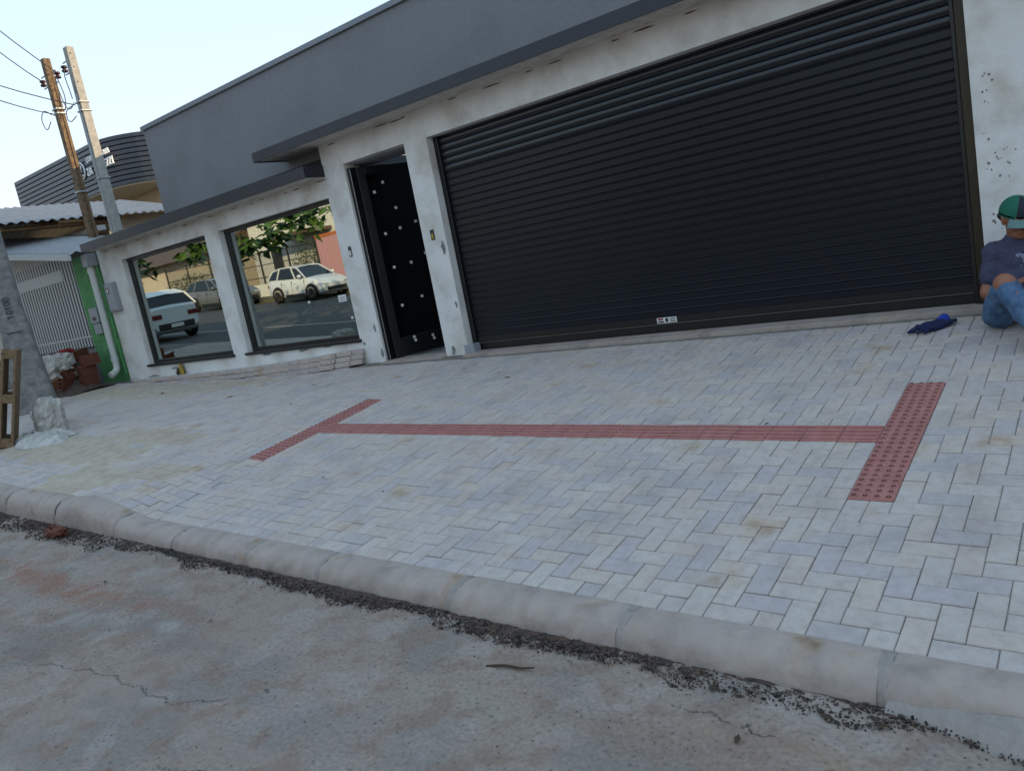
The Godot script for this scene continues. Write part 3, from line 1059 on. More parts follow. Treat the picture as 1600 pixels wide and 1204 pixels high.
	# ragged plaster edge below the soffits
	for s in [[-7.43, 0.3, 2.600, 34], [-13.3, -7.5, 2.243, 26]]:
		for k in s[3]:
			if rng.randf() < 0.45:
				continue
			var x: float = lerpf(s[0], s[1], (k + rng.randf() * 0.6) / s[3])
			var l := rng.randf_range(0.06, 0.26)
			st = mb()
			var pl := PackedVector2Array([Vector2(0, 0), Vector2(l * 0.4, -rng.randf_range(0.002, 0.008)), Vector2(l, rng.randf_range(-0.006, 0.0)), Vector2(l * 0.7, 0.006), Vector2(l * 0.2, 0.006)])
			extrude(st, pl, 0.004, Transform3D(Basis(), Vector3(x, s[2] - rng.randf_range(0.012, 0.03), -0.001)))
			put(st.commit(), "plaster_crack", M.roof_tile, r)
	# threshold strip and corner block
	put(box_mesh(Vector3(-5.74, -0.1, -0.24), Vector3(-0.86, 0.012, 0.13), 0.004), "threshold", M.concrete, r)
	put(box_mesh(Vector3(-5.80, -0.05, -0.10), Vector3(-5.66, 0.10, 0.012), 0.004), "corner_tile", M.meter, r)
	put(box_mesh(Vector3(-7.088, -0.1, -0.24), Vector3(-6.092, 0.006, 0.10), 0.003), "threshold", M.concrete, r)
	build_plinth()
	# meter box on the end pier
	var t := thing("meter_box", "grey electricity meter box on the white end pier beside the first window", "meter box", Vector3(-13.2, 1.48, 0.0))
	put(box_mesh(Vector3(-0.165, -0.235, 0.001), Vector3(0.165, 0.235, 0.06), 0.008), "case", M.meter, t)
	put(box_mesh(Vector3(-0.14, -0.21, 0.0605), Vector3(0.14, 0.21, 0.068), 0.003), "lid", M.meter, t)
	put(box_mesh(Vector3(-0.10, 0.06, 0.0685), Vector3(-0.01, 0.16, 0.072)), "meter_window", M.meter_dark, t)
	put(box_mesh(Vector3(-0.08, 0.08, 0.0722), Vector3(-0.03, 0.14, 0.074)), "meter_dial", M.paper, t)
	# wall hook at top
	var c := thing("yellow_rag", "small yellow rag stuck on the wall under the leftmost window", "rag", Vector3(-11.7, 0.14, 0.005))
	st = mb()
	blob(st, Vector3(0.05, 0.0, 0.035), Vector3(0.05, 0.11, 0.03), 15, 0.5, 1.5)
	put(st.commit(), "cloth", M.yellow, c)
	st = mb()
	blob(st, Vector3(-0.06, -0.03, 0.03), Vector3(0.06, 0.08, 0.025), 16, 0.5, 1.5)
	put(st.commit(), "stain", M.dry_leaf, c)

func window(r: Node, x0: float, x1: float, y0: float, y1: float):
	var w := Node3D.new()
	w.name = "window"
	r.add_child(w, true)
	var z := -0.10
	var e := 0.001
	put(box_mesh(Vector3(x0 + e, y0 + e, z - 0.05), Vector3(x0 + 0.055, y1 - e, z + 0.015), 0.003), "frame", M.black, w)
	put(box_mesh(Vector3(x1 - 0.03, y0 + e, z - 0.05), Vector3(x1 - e, y1 - e, z + 0.015), 0.003), "frame", M.black, w)
	put(box_mesh(Vector3(x0 + 0.056, y1 - 0.05, z - 0.05), Vector3(x1 - 0.031, y1 - e, z + 0.015), 0.003), "frame", M.black, w)
	put(box_mesh(Vector3(x0 + 0.056, y0 + e, z - 0.05), Vector3(x1 - 0.031, y0 + 0.05, z + 0.015), 0.003), "frame", M.black, w)
	put(box_mesh(Vector3(x0 + 0.057, y0 + 0.051, z - 0.03), Vector3(x1 - 0.032, y1 - 0.051, z - 0.02)), "pane", M.mirror, w)
	put(box_mesh(Vector3(x0 - 0.03, y0 - 0.035, z + 0.016), Vector3(x1 + 0.03, y0 + 0.003, 0.035), 0.004), "sill", M.sill, w)
	if x0 > -10.0:
		for p in [[-7.76, 0.82, 0.075, 0.085], [-7.655, 0.565, 0.022, 0.03], [-8.42, 0.842, 0.022, 0.03]]:
			put(box_mesh(Vector3(p[0] - p[2], p[1] - p[3] * 0.5, z - 0.0195), Vector3(p[0] + p[2], p[1] + p[3] * 0.5, z - 0.0185)), "sticker", M.paper, w)
			if p[2] > 0.05:
				for k in 2:
					put(box_mesh(Vector3(p[0] - 0.05, p[1] - 0.02 + 0.03 * k - 0.006, z - 0.0183), Vector3(p[0] + 0.05, p[1] - 0.02 + 0.03 * k + 0.006, z - 0.0178)), "print_line", M.meter, w)

func shutter(r: Node):
	var d := Node3D.new()
	d.name = "roller_shutter"
	r.add_child(d, true)
	var x0 := -5.70
	var x1 := -0.945
	var z := -0.13
	var pitch := 0.0712
	var prof := [[0.0, 0.002], [0.0015, 0.0050], [0.0510, 0.0050], [0.0520, -0.003], [0.0560, -0.003]]
	var lip := [[0.0560, -0.003], [0.0565, 0.0090], [0.0580, 0.0115], [0.0605, 0.0115], [0.0712, 0.0020]]
	var mesh := ArrayMesh.new()
	for part in 2:
		var st := mb()
		var pr: Array = prof if part == 0 else lip
		for i in pr.size() - 1:
			face(st, [Vector3(x0, pr[i][0], pr[i][1]), Vector3(x1, pr[i][0], pr[i][1]), Vector3(x1, pr[i + 1][0], pr[i + 1][1]), Vector3(x0, pr[i + 1][0], pr[i + 1][1])], Vector3(0, 0.05 if i > 1 and part == 1 else -0.05, 1))
		if part == 0:
			face(st, [Vector3(x0, 0, -0.010), Vector3(x1, 0, -0.010), Vector3(x1, pitch, -0.010), Vector3(x0, pitch, -0.010)], Vector3(0, 0, -1))
		st.commit(mesh)
	mesh.surface_set_material(1, M.slat)
	var mesh_top := smooth_slat(x0, x1, pitch)
	var y := 0.155
	var n := 0
	while y < 2.34:
		var top := y > 1.90
		var o := put(mesh_top if top else mesh, "slat", M.slat_gloss if top else M.slat, d)
		o.position = Vector3(0, y, z)
		y += pitch
		n += 1
	put(box_mesh(Vector3(x0, 0.016, z - 0.02), Vector3(x1, 0.085, z + 0.02), 0.004), "bottom_bar", M.black, d)
	put(box_mesh(Vector3(x0, 0.086, z - 0.02), Vector3(x1, 0.094, z + 0.024), 0.002), "bottom_trim", M.slat_edge, d)
	put(box_mesh(Vector3(x0, 0.095, z - 0.018), Vector3(x1, 0.154, z + 0.014), 0.003), "bottom_bar", M.black, d)
	put(box_mesh(Vector3(x0 - 0.058, 0.013, z - 0.06), Vector3(x0 - 0.002, 2.305, z + 0.035), 0.004), "guide_rail", M.black, d)
	put(box_mesh(Vector3(x1 + 0.002, 0.013, z - 0.06), Vector3(x1 + 0.03, 2.305, z + 0.05), 0.004), "guide_rail", M.black, d)
	put(box_mesh(Vector3(x1 + 0.032, 0.013, z - 0.05), Vector3(x1 + 0.098, 2.305, z + 0.075), 0.006), "guide_rail", M.bronze, d)
	# maker's sticker near the bottom
	put(box_mesh(Vector3(-3.50, 0.100, z + 0.0145), Vector3(-3.30, 0.150, z + 0.0155)), "sticker", M.paper, d)
	put(box_mesh(Vector3(-3.49, 0.128, z + 0.0157), Vector3(-3.435, 0.145, z + 0.0162)), "print_line", M.red_print, d)
	put(box_mesh(Vector3(-3.415, 0.108, z + 0.0157), Vector3(-3.385, 0.143, z + 0.0162)), "print_line", M.print, d)
	for k in 3:
		put(box_mesh(Vector3(-3.37, 0.107 + 0.014 * k, z + 0.0157), Vector3(-3.31, 0.114 + 0.014 * k, z + 0.0162)), "print_line", M.print, d)
	put(box_mesh(Vector3(-3.49, 0.106, z + 0.0157), Vector3(-3.43, 0.120, z + 0.0162)), "print_line", M.print, d)

func smooth_slat(x0: float, x1: float, pitch: float) -> ArrayMesh:
	var st := mb()
	var g := [[], []]
	var pr := [[0.0, -0.006], [0.004, 0.0015], [0.016, 0.0055], [0.030, 0.0080], [0.042, 0.0082], [0.056, 0.0062], [0.066, 0.002], [pitch, -0.006]]
	for p in pr:
		g[0].append(Vector3(x0, p[0], p[1]))
		g[1].append(Vector3(x1, p[0], p[1]))
	smooth_grid(st, g, Vector3(0, 0, 1))
	face(st, [g[0][0] - Vector3(0, 0, 0.006), g[1][0] - Vector3(0, 0, 0.006), g[1][-1] - Vector3(0, 0, 0.006), g[0][-1] - Vector3(0, 0, 0.006)], Vector3(0, 0, -1))
	return st.commit()

func door(r: Node):
	var fr := r
	var x0 := -7.09
	var x1 := -6.09
	put(box_mesh(Vector3(x0 + 0.001, 0.008, -0.20), Vector3(x0 + 0.05, 2.27, -0.03), 0.004), "door_frame", M.black, fr)
	put(box_mesh(Vector3(x0 + 0.051, 0.01, -0.031), Vector3(x0 + 0.058, 2.25, -0.028), 0.001), "seal", M.galv, fr)
	# the leaf swings in, hinged on the window side
	var leaf := Node3D.new()
	leaf.name = "door_leaf"
	fr.add_child(leaf, true)
	leaf.position = Vector3(x0 + 0.075, 0.012, -0.10)
	leaf.rotation.y = deg_to_rad(70.0)
	var w := 0.93
	var h := 2.25
	for b in [[0.0, 0.10, 0.0, h], [w - 0.10, w, 0.0, h], [0.1005, w - 0.1005, h - 0.09, h], [0.1005, w - 0.1005, 0.0, 0.22]]:
		put(box_mesh(Vector3(b[0], b[2], -0.022), Vector3(b[1], b[3], 0.022), 0.004), "rail", M.black, leaf)
	put(box_mesh(Vector3(0.101, 0.221, -0.005), Vector3(w - 0.101, h - 0.091, 0.005)), "pane", M.door_glass, leaf)
	var marks := [[0.30, 2.05], [0.17, 1.95], [0.40, 1.74], [0.40, 1.50], [0.20, 1.46], [0.62, 1.55], [0.22, 1.06], [0.45, 1.08], [0.66, 1.16], [0.22, 0.60], [0.50, 0.66], [0.72, 0.36], [0.28, 0.20], [0.29, 0.16], [0.53, 0.17], [0.54, 0.13]]
	for q in marks:
		var m := put(box_mesh(Vector3(-0.016, -0.016, 0.0), Vector3(0.016, 0.016, 0.003)), "sticker", M.paper, leaf)
		m.position = Vector3(q[0], q[1] + 0.0, 0.0225 if q[1] < 0.221 else 0.0055)
		m.rotation.z = rng.randf_range(-0.4, 0.4)

func build_plinth():
	# courses of pavers stacked along the foot of the window wall, returning to it beside the door
	var t := thing("block_plinth", "low stacked grey block edging along the foot of the window wall", "plinth")
	var path := [Vector2(-13.30, 0.05), Vector2(-12.9, 0.20), Vector2(-11.5, 0.24), Vector2(-9.6, 0.26), Vector2(-8.4, 0.26), Vector2(-7.75, 0.20), Vector2(-7.43, 0.03)]
	var tops := [0.105, 0.10, 0.105, 0.12, 0.16, 0.185, 0.19]
	for course in 4:
		var off := 0.1 * (course % 2)
		for s in path.size() - 1:
			var a: Vector2 = path[s]
			var b: Vector2 = path[s + 1]
			var len := a.distance_to(b)
			var d := (b - a) / len
			var p := off if s == 0 else 0.0
			while p < len - 0.03:
				var bl := minf(0.2, len - p)
				if bl < 0.04:
					break
				var mid := a + d * (p + bl / 2)
				var tp: float = lerpf(tops[s], tops[s + 1], (p + bl / 2) / len)
				var yt := tp - course * 0.062
				var back := 0.028 * course
				var gy := pave_y(mid.x, mid.y)
				if yt > gy + 0.01:
					var st := mb()
					var y := yt - 0.030 + rng.randf_range(-0.003, 0.003)
					var an := -atan2(d.y, d.x)
					cbox(st, Transform3D(Basis(Vector3.UP, an + rng.randf_range(-0.02, 0.02)), Vector3(mid.x, y, mid.y - 0.04 + back)), Vector3(bl - 0.006, 0.057, 0.1), 0.004)
					put(st.commit(), "block", M.pavers[rng.randi() % 8], t)
				p += bl
	var st := mb()
	var g := [[], []]
	for i in path.size():
		g[0].append(Vector3(path[i].x, tops[i] - 0.012, -0.02))
		g[1].append(Vector3(path[i].x, tops[i] - 0.012, maxf(path[i].y - 0.05, 0.0)))
	smooth_grid(st, g, Vector3.UP)
	put(st.commit(), "mortar_bed", M.plaster, t)

# ------------------------------------------------------------------ the green house next door
func corrugated(st: SurfaceTool, f: Callable, u0: float, u1: float, v0: float, v1: float, period: float, amp: float):
	# f(u, v) -> point; ridges run along u
	var g := []
	var n := int((v1 - v0) / period * 6.0)
	for i in n + 1:
		var v := lerpf(v0, v1, float(i) / n)
		var row := []
		for u in [u0, lerpf(u0, u1, 0.5), u1]:
			row.append(f.call(u, v) + Vector3(0, amp * sin(TAU * (v - v0) / period), 0))
		g.append(row)
	smooth_grid(st, g, Vector3.UP)

func build_neighbour():
	var r := thing("green_house", "green walled house with grey corrugated roofs beside the shop front", "house")
	var st := mb()
	box(st, Vector3(-14.43, -0.3, -0.20), Vector3(-13.424, 2.27, -0.02))
	put(st.commit(), "wall", M.green, r)
	# porch floor and low wall under the gate
	put(box_mesh(Vector3(-24.0, -0.3, -0.22), Vector3(-14.432, 0.70, -0.03)), "wall", M.old_concrete, r)
	# far side wall facing the shop, in the sun
	put(box_mesh(Vector3(-17.6, 0.0, -7.0), Vector3(-17.3, 3.34, -2.25)), "wall", M.cream, r)
	put(box_mesh(Vector3(-24.0, 0.0, -7.3), Vector3(-17.3, 3.34, -7.01)), "wall", M.cream, r)
	put(box_mesh(Vector3(-24.0, 0.0, -2.6), Vector3(-17.62, 3.3, -2.3)), "wall", M.cream, r)
	put(box_mesh(Vector3(-19.3, 2.95, -1.75), Vector3(-16.4, 3.05, -1.6)), "beam", M.white_paint, r)
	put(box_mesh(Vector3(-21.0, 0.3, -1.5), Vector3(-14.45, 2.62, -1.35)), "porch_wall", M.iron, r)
	# upper roof, draining towards the shop
	var f := func(u, v): return Vector3(u, 3.28 + (-16.75 - u) * 0.235, v)
	st = mb()
	corrugated(st, f, -16.75, -20.2, -4.2, 1.4, 0.19, 0.022)
	put(st.commit(), "roof", M.sheet, r)
	st = mb()
	corrugated(st, func(u, v): return Vector3(u, 3.28 + 3.45 * 0.235 - (-20.2 - u) * 0.235, v), -20.2, -24.0, -4.2, 1.4, 0.19, 0.022)
	put(st.commit(), "roof", M.sheet, r)
	for z in [1.1, 0.0, -1.1, -2.15]:
		st = mb()
		tube(st, [Vector3(-16.9, 3.19, z), Vector3(-20.1, 3.92, z)], 0.055, 4)
		put(st.commit(), "rafter", M.timber, r)
	for x in [-16.95, -18.4]:
		st = mb()
		var y: float = 3.13 + (-16.75 - x) * 0.235
		tube(st, [Vector3(x, y, 1.35), Vector3(x, y, -2.2)], 0.045, 4)
		put(st.commit(), "purlin", M.timber, r)
	# awning over the gate
	st = mb()
	corrugated(st, func(u, v): return Vector3(u, 2.22 + (-13.05 - u) * 0.146 + (0.42 - v) * 0.10, v), -13.45, -21.0, -1.1, 0.42, 0.17, 0.018)
	var aw := put(st.commit(), "awning", M.sheet, r)
	st = mb()
	var gut := func(x): return 2.17 + (-13.05 - x) * 0.146
	extrude(st, PackedVector2Array([Vector2(-13.40, gut.call(-13.4) - 0.06), Vector2(-21.0, gut.call(-21.0) - 0.06), Vector2(-21.0, gut.call(-21.0) + 0.035), Vector2(-13.40, gut.call(-13.4) + 0.035)]), 0.05, Transform3D(Basis(), Vector3(0, 0, 0.425)))
	put(st.commit(), "eave_board", M.white_paint, aw)
	# conductor head and down pipe
	st = mb()
	box(st, Vector3(-13.62, 2.04, 0.0), Vector3(-13.44, 2.245, 0.18), 0.006)
	put(st.commit(), "rain_head", M.meter, r)
	st = mb()
	tube(st, catmull([Vector3(-13.56, 2.05, 0.09), Vector3(-13.56, 1.5, 0.09), Vector3(-13.58, 0.8, 0.09), Vector3(-13.59, 0.40, 0.09), Vector3(-13.59, 0.28, 0.12), Vector3(-13.57, 0.22, 0.24)], 4), 0.055, 14)
	var pipe := put(st.commit(), "down_pipe", M.pvc, r)
	for p in [[1.93, 1.99], [0.44, 0.50]]:
		st = mb()
		tube(st, [Vector3(-13.56 - (0.03 if p[0] < 1 else 0.0), p[0], 0.09), Vector3(-13.56 - (0.03 if p[0] < 1 else 0.0), p[1], 0.09)], 0.064, 14)
		put(st.commit(), "collar", M.pvc, pipe)
	st = mb()
	tube(st, [Vector3(-13.465, 2.2, 0.03), Vector3(-13.46, 1.2, 0.03), Vector3(-13.46, 0.2, 0.03)], 0.016, 8)
	put(st.commit(), "conduit", M.green, r)
	# meter on the green wall
	st = mb()
	box(st, Vector3(-14.16, 1.12, -0.019), Vector3(-13.86, 1.38, 0.05), 0.006)
	var mt := put(st.commit(), "meter_box", M.meter, r)
	put(box_mesh(Vector3(-14.05, 1.17, 0.0505), Vector3(-13.97, 1.23, 0.06), 0.01), "lock", M.meter_dark, mt)
	put(box_mesh(Vector3(-14.16, 0.93, -0.019), Vector3(-13.90, 1.115, 0.03), 0.006), "meter_box", M.meter, r)
	# slatted gate
	var gt := thing("slatted_gate", "white vertical slatted metal gate of the green house", "gate", Vector3(-14.44, 0.74, -0.06))
	var bar := box_mesh(Vector3(-0.031, 0.0, -0.003), Vector3(0.031, 1.0, 0.003), 0.001)
	for k in 46:
		var o := put(bar, "slat", M.white_paint, gt)
		o.position = Vector3(-0.06 - 0.118 * k, 0.0, 0.0)
		o.scale.y = 1.60 + 0.017 * k
	put(box_mesh(Vector3(-5.5, 1.22, 0.0035), Vector3(-0.55, 1.42, 0.012), 0.003), "cross_plate", M.white_paint, gt)
	put(box_mesh(Vector3(-5.5, 0.16, 0.0035), Vector3(-0.02, 0.19, 0.012), 0.003), "cross_rail", M.white_paint, gt)
	put(box_mesh(Vector3(-5.5, -0.035, -0.02), Vector3(-0.01, -0.002, 0.03), 0.003), "bottom_rail", M.iron, gt)

# ------------------------------------------------------------------ the building with the ribbed sign
func build_sign_building():
	var r := thing("sign_building", "cream building with a curved dark ribbed fascia carrying white lettering", "building")
	var path := [Vector3(-28.2, 0, -9.0), Vector3(-28.2, 0, -5.3), Vector3(-28.12, 0, -5.08), Vector3(-27.9, 0, -5.0), Vector3(-22.5, 0, -5.0)]
	var rad := 1.5
	for k in range(1, 11):
		var an := PI / 2 * k / 10
		path.append(Vector3(-22.5 + sin(an) * rad, 0, -5.0 - rad + cos(an) * rad))
	path.append(Vector3(-21.0, 0, -9.0))
	var nr := 10
	var h := 1.34 / nr
	for k in nr:
		var st := mb()
		var y := 4.72 + k * h
		var prof := [[0.0, -0.03], [0.002, 0.034], [0.008, 0.040], [h * 0.5, 0.041], [h - 0.030, 0.040], [h - 0.024, 0.034], [h - 0.022, -0.03]]
		var g := []
		for i in path.size():
			var d: Vector3 = (path[mini(i + 1, path.size() - 1)] - path[maxi(i - 1, 0)]).normalized()
			var o := Vector3(-d.z, 0, d.x)
			if i > 2 and o.z < 0 and i < 6:
				o = -o
			var row := []
			for p in prof:
				row.append(path[i] + o * p[1] + Vector3(0, y + p[0], 0))
			g.append(row)
		for i in g.size() - 1:
			for q in prof.size() - 1:
				var mid: Vector3 = (g[i][q] + g[i + 1][q + 1]) * 0.5
				var outw := (mid - Vector3(-24.0, mid.y, -8.5)).normalized()
				face(st, [g[i][q], g[i + 1][q], g[i + 1][q + 1], g[i][q + 1]], outw + Vector3(0, -3.0 if q == 0 else (3.0 if q == prof.size() - 2 else 0.0), 0))
		put(st.commit(), "rib", M.rib, r)
	# backing, soffit, roof
	var pl := PackedVector2Array()
	for p in path:
		pl.append(Vector2(p.x, p.z))
	var flat := Basis(Vector3(1, 0, 0), Vector3(0, 0, 1), Vector3(0, 1, 0))
	var st := mb()
	var inner := PackedVector2Array()
	for p in pl:
		inner.append(Vector2(lerpf(p.x, -24.5, 0.012), lerpf(p.y, -8.0, 0.015)))
	extrude(st, inner, 1.30, Transform3D(flat, Vector3(0, 4.74, 0)))
	put(st.commit(), "fascia_core", M.rib, r)
	st = mb()
	extrude(st, pl, 0.03, Transform3D(flat, Vector3(0, 4.69, 0)))
	put(st.commit(), "soffit", M.cream, r)
	put(box_mesh(Vector3(-28.0, 0.0, -9.5), Vector3(-21.3, 4.685, -6.6)), "wall", M.cream, r)
	# lettering
	var font := SystemFont.new()
	font.font_names = PackedStringArray(["Droid Sans"])
	font.font_weight = 700
	for t in [["CONSTRUTORA", -22.22, 5.64, 0.0], ["ZA", -22.85, 5.33, 1.0], ["REZZI", -21.80, 5.36, 1.0]]:
		var tm := TextMesh.new()
		tm.text = t[0]
		tm.font = font
		tm.font_size = 32
		tm.pixel_size = 0.0060 if t[3] == 0.0 else 0.0088
		tm.depth = 0.03
		var o := put(tm, "letters", M.letter, r)
		o.position = Vector3(t[1], t[2], -4.93)
	st = mb()
	var ring := []
	for k in 25:
		ring.append(Vector3(-23.36 + 0.23 * cos(TAU * k / 24), 5.44 + 0.23 * sin(TAU * k / 24), -4.93))
	tube(st, ring, 0.022, 6)
	put(st.commit(), "emblem_ring", M.letter, r)
	st = mb()
	tube(st, [Vector3(-23.48, 5.55, -4.93), Vector3(-23.28, 5.57, -4.93), Vector3(-23.42, 5.31, -4.93), Vector3(-23.22, 5.31, -4.93)], 0.025, 6)
	put(st.commit(), "emblem_mark", M.letter, r)

# ------------------------------------------------------------------ service poles and wires
func insulator(parent: Node, at: Vector3, m: Material):
	var st := mb()
	var g := []
	for q in [[0.0, 0.03], [0.0, 0.05], [0.03, 0.055], [0.045, 0.032], [0.06, 0.03], [0.075, 0.055], [0.105, 0.05], [0.105, 0.02]]:
		var row := []
		for k in 10:
			row.append(at + Vector3(cos(TAU * k / 10) * q[1], q[0] - 0.05, sin(TAU * k / 10) * q[1]))
		g.append(row)
	smooth_grid(st, g, Vector3.ZERO, true)
	put(st.commit(), "insulator", m, parent)

func bracket(parent: Node, at: Vector3, dx: float):
	for dy in [-0.10, 0.10]:
		var st := mb()
		tube(st, [at + Vector3(0, dy, 0), at + Vector3(dx, dy, 0)], 0.012, 5)
		put(st.commit(), "bracket", M.galv, parent)
	insulator(parent, at + Vector3(dx, 0, 0), M.ceramic)

func build_poles():
	var base := Vector3(-15.45, 0.0, -1.0)
	var p := thing("service_pole", "brown weathered service pole with insulators left of the pale grooved pole", "utility pole", base)
	var st := mb()
	var t := 5.97
	# tapered H section: two flanges and a recessed web
	for s in [-1.0, 1.0]:
		var g := []
		extrude_taper(st, Vector3(0, 0, s * 0.045), 0.085, 0.032, 0.062, 0.022, t)
	put(st.commit(), "flange", M.brown_wood, p)
	st = mb()
	extrude_taper(st, Vector3.ZERO, 0.045, 0.05, 0.058, 0.045, t - 0.002)
	put(st.commit(), "web", M.brown_wood, p)
	bracket(p, Vector3(-0.10, 5.62, 0.0), -0.22)
	bracket(p, Vector3(0.10, 5.60, 0.0), 0.20)
	for y in [4.98, 5.06]:
		put(box_mesh(Vector3(-0.092, y, -0.085), Vector3(0.092, y + 0.03, 0.085), 0.004), "strap", M.galv, p)
	put(box_mesh(Vector3(-0.092, 3.55, -0.085), Vector3(0.092, 3.58, 0.085), 0.004), "strap", M.galv, p)
	put(box_mesh(Vector3(-0.095, 2.60, -0.09), Vector3(0.095, 2.63, 0.09), 0.004), "strap", M.galv, p)
	for y in [5.75, 5.4, 5.1, 4.85, 4.7]:
		st = mb()
		tube(st, [Vector3(0.03, y, 0.04), Vector3(0.0725, y, 0.04)], 0.013, 6)
		put(st.commit(), "bolt_hole", M.iron, p)
	var p2 := thing("service_pole", "pale grooved concrete service pole right of the brown weathered pole", "utility pole", Vector3(-14.52, 0.0, -1.0))
	t = 5.9
	st = mb()
	for s in [-1.0, 1.0]:
		extrude_taper(st, Vector3(s * 0.055, 0, 0), 0.030, 0.095, 0.022, 0.062, t)
	put(st.commit(), "flange", M.new_concrete, p2)
	st = mb()
	extrude_taper(st, Vector3.ZERO, 0.060, 0.04, 0.050, 0.03, t - 0.002)
	put(st.commit(), "web", M.new_concrete, p2)
	put(box_mesh(Vector3(-0.066, 5.25, -0.058), Vector3(0.066, 5.898, 0.058)), "head", M.new_concrete, p2)
	st = mb()
	tube(st, [Vector3(-0.015, 2.3, 0.075), Vector3(-0.01, 3.6, 0.072), Vector3(-0.005, 5.1, 0.066)], 0.018, 8)
	put(st.commit(), "conduit", M.galv, p2)
	bracket(p2, Vector3(-0.10, 5.62, 0.0), -0.22)
	for y in [4.95, 4.80, 3.62]:
		put(box_mesh(Vector3(-0.092, y, -0.098), Vector3(0.092, y + 0.022, 0.098), 0.004), "strap", M.galv, p2)
	for y in [5.78, 5.55, 5.3]:
		st = mb()
		tube(st, [Vector3(0.03, y, 0.02), Vector3(0.0775, y, 0.02)], 0.011, 6)
		put(st.commit(), "bolt_hole", M.iron, p2)
	# wires towards the street line
	var ends := [
		[Vector3(-15.15, 5.65, -1.0), Vector3(-14.72, 6.08, -0.12), "black service wire from the inner insulator, topmost of the four"],
		[Vector3(-15.77, 5.65, -1.0), Vector3(-15.25, 5.95, -0.20), "black service wire from the outer insulator, second from top"],
		[Vector3(-14.70, 4.96, -0.95), Vector3(-15.4, 5.40, -0.25), "black service wire crossing behind the brown pole, third from top"],
		[Vector3(-15.60, 5.02, -1.0), Vector3(-15.45, 5.15, -0.22), "black service wire looped at the brown pole strap, lowest of the four"]]
	for e in ends:
		var d: Vector3 = e[1] - e[0]
		var pts := []
		for k in 15:
			var s := k / 14.0 * 6.0
			var q: Vector3 = e[0] + d * s
			q.y += 0.05 * s * (s - 1.0)
			pts.append(q)
		st = mb()
		tube(st, pts, 0.009, 5)
		var w := put(st.commit(), "service_wire", M.wire)
		tag(w, e[2], "wire", "wires at the service poles")
	# loose loops between the two poles
	var loops := [
		[[-15.15, 5.55, -0.95], [-15.05, 5.30, -0.9], [-14.95, 5.0, -0.9], [-14.80, 4.92, -0.9], [-14.62, 4.98, -0.9]],
		[[-15.10, 5.55, -0.95], [-14.92, 5.42, -0.88], [-14.85, 5.15, -0.88], [-14.95, 4.95, -0.88], [-15.12, 5.02, -0.9], [-15.08, 5.25, -0.9]],
		[[-15.55, 5.0, -0.9], [-15.78, 5.12, -0.88], [-15.95, 5.0, -0.88], [-15.85, 4.80, -0.88], [-15.66, 4.90, -0.9]],
		[[-14.72, 4.95, -0.9], [-14.88, 4.90, -0.86], [-14.92, 4.76, -0.86], [-14.8, 4.70, -0.86], [-14.66, 4.76, -0.9]],
		[[-14.74, 5.60, -0.95], [-14.70, 5.45, -0.9], [-14.66, 5.2, -0.9], [-14.64, 5.05, -0.9]],
		[[-15.32, 4.95, -0.85], [-15.18, 4.84, -0.84], [-15.10, 4.92, -0.84], [-15.14, 5.05, -0.84]]]
	for i in loops.size():
		var pts := []
		for q in loops[i]:
			pts.append(Vector3(q[0], q[1], q[2]))
		st = mb()
		tube(st, catmull(pts, 6), 0.008, 5)
		var w := put(st.commit(), "jumper_wire", M.wire)
		tag(w, ["drooping jumper wire slung between the two service pole heads", "tightly coiled jumper wire left of the pale pole", "round wire loop hanging left of the brown pole strap", "round wire loop hanging at the pale pole strap", "short jumper wire hugging the pale pole under its insulator", "small wire hook right of the brown pole strap"][i], "wire", "wires at the service poles")

func extrude_taper(st: SurfaceTool, c: Vector3, wx: float, wz: float, tx: float, tz: float, h: float):
	# four sided tapered bar; sizes at foot and top, the offset shrinks with it
	var a := []
	var b := []
	for q in [[-1, -1], [1, -1], [1, 1], [-1, 1]]:
		a.append(c + Vector3(q[0] * wx, 0, q[1] * wz) * Vector3(1, 1, 1))
		b.append(c * 0.85 + Vector3(q[0] * tx, h, q[1] * tz))
	for k in 4:
		var k2 := (k + 1) % 4
		face(st, [a[k], a[k2], b[k2], b[k]], (a[k] + a[k2]) * 0.5 - c)
	face(st, b, Vector3.UP)

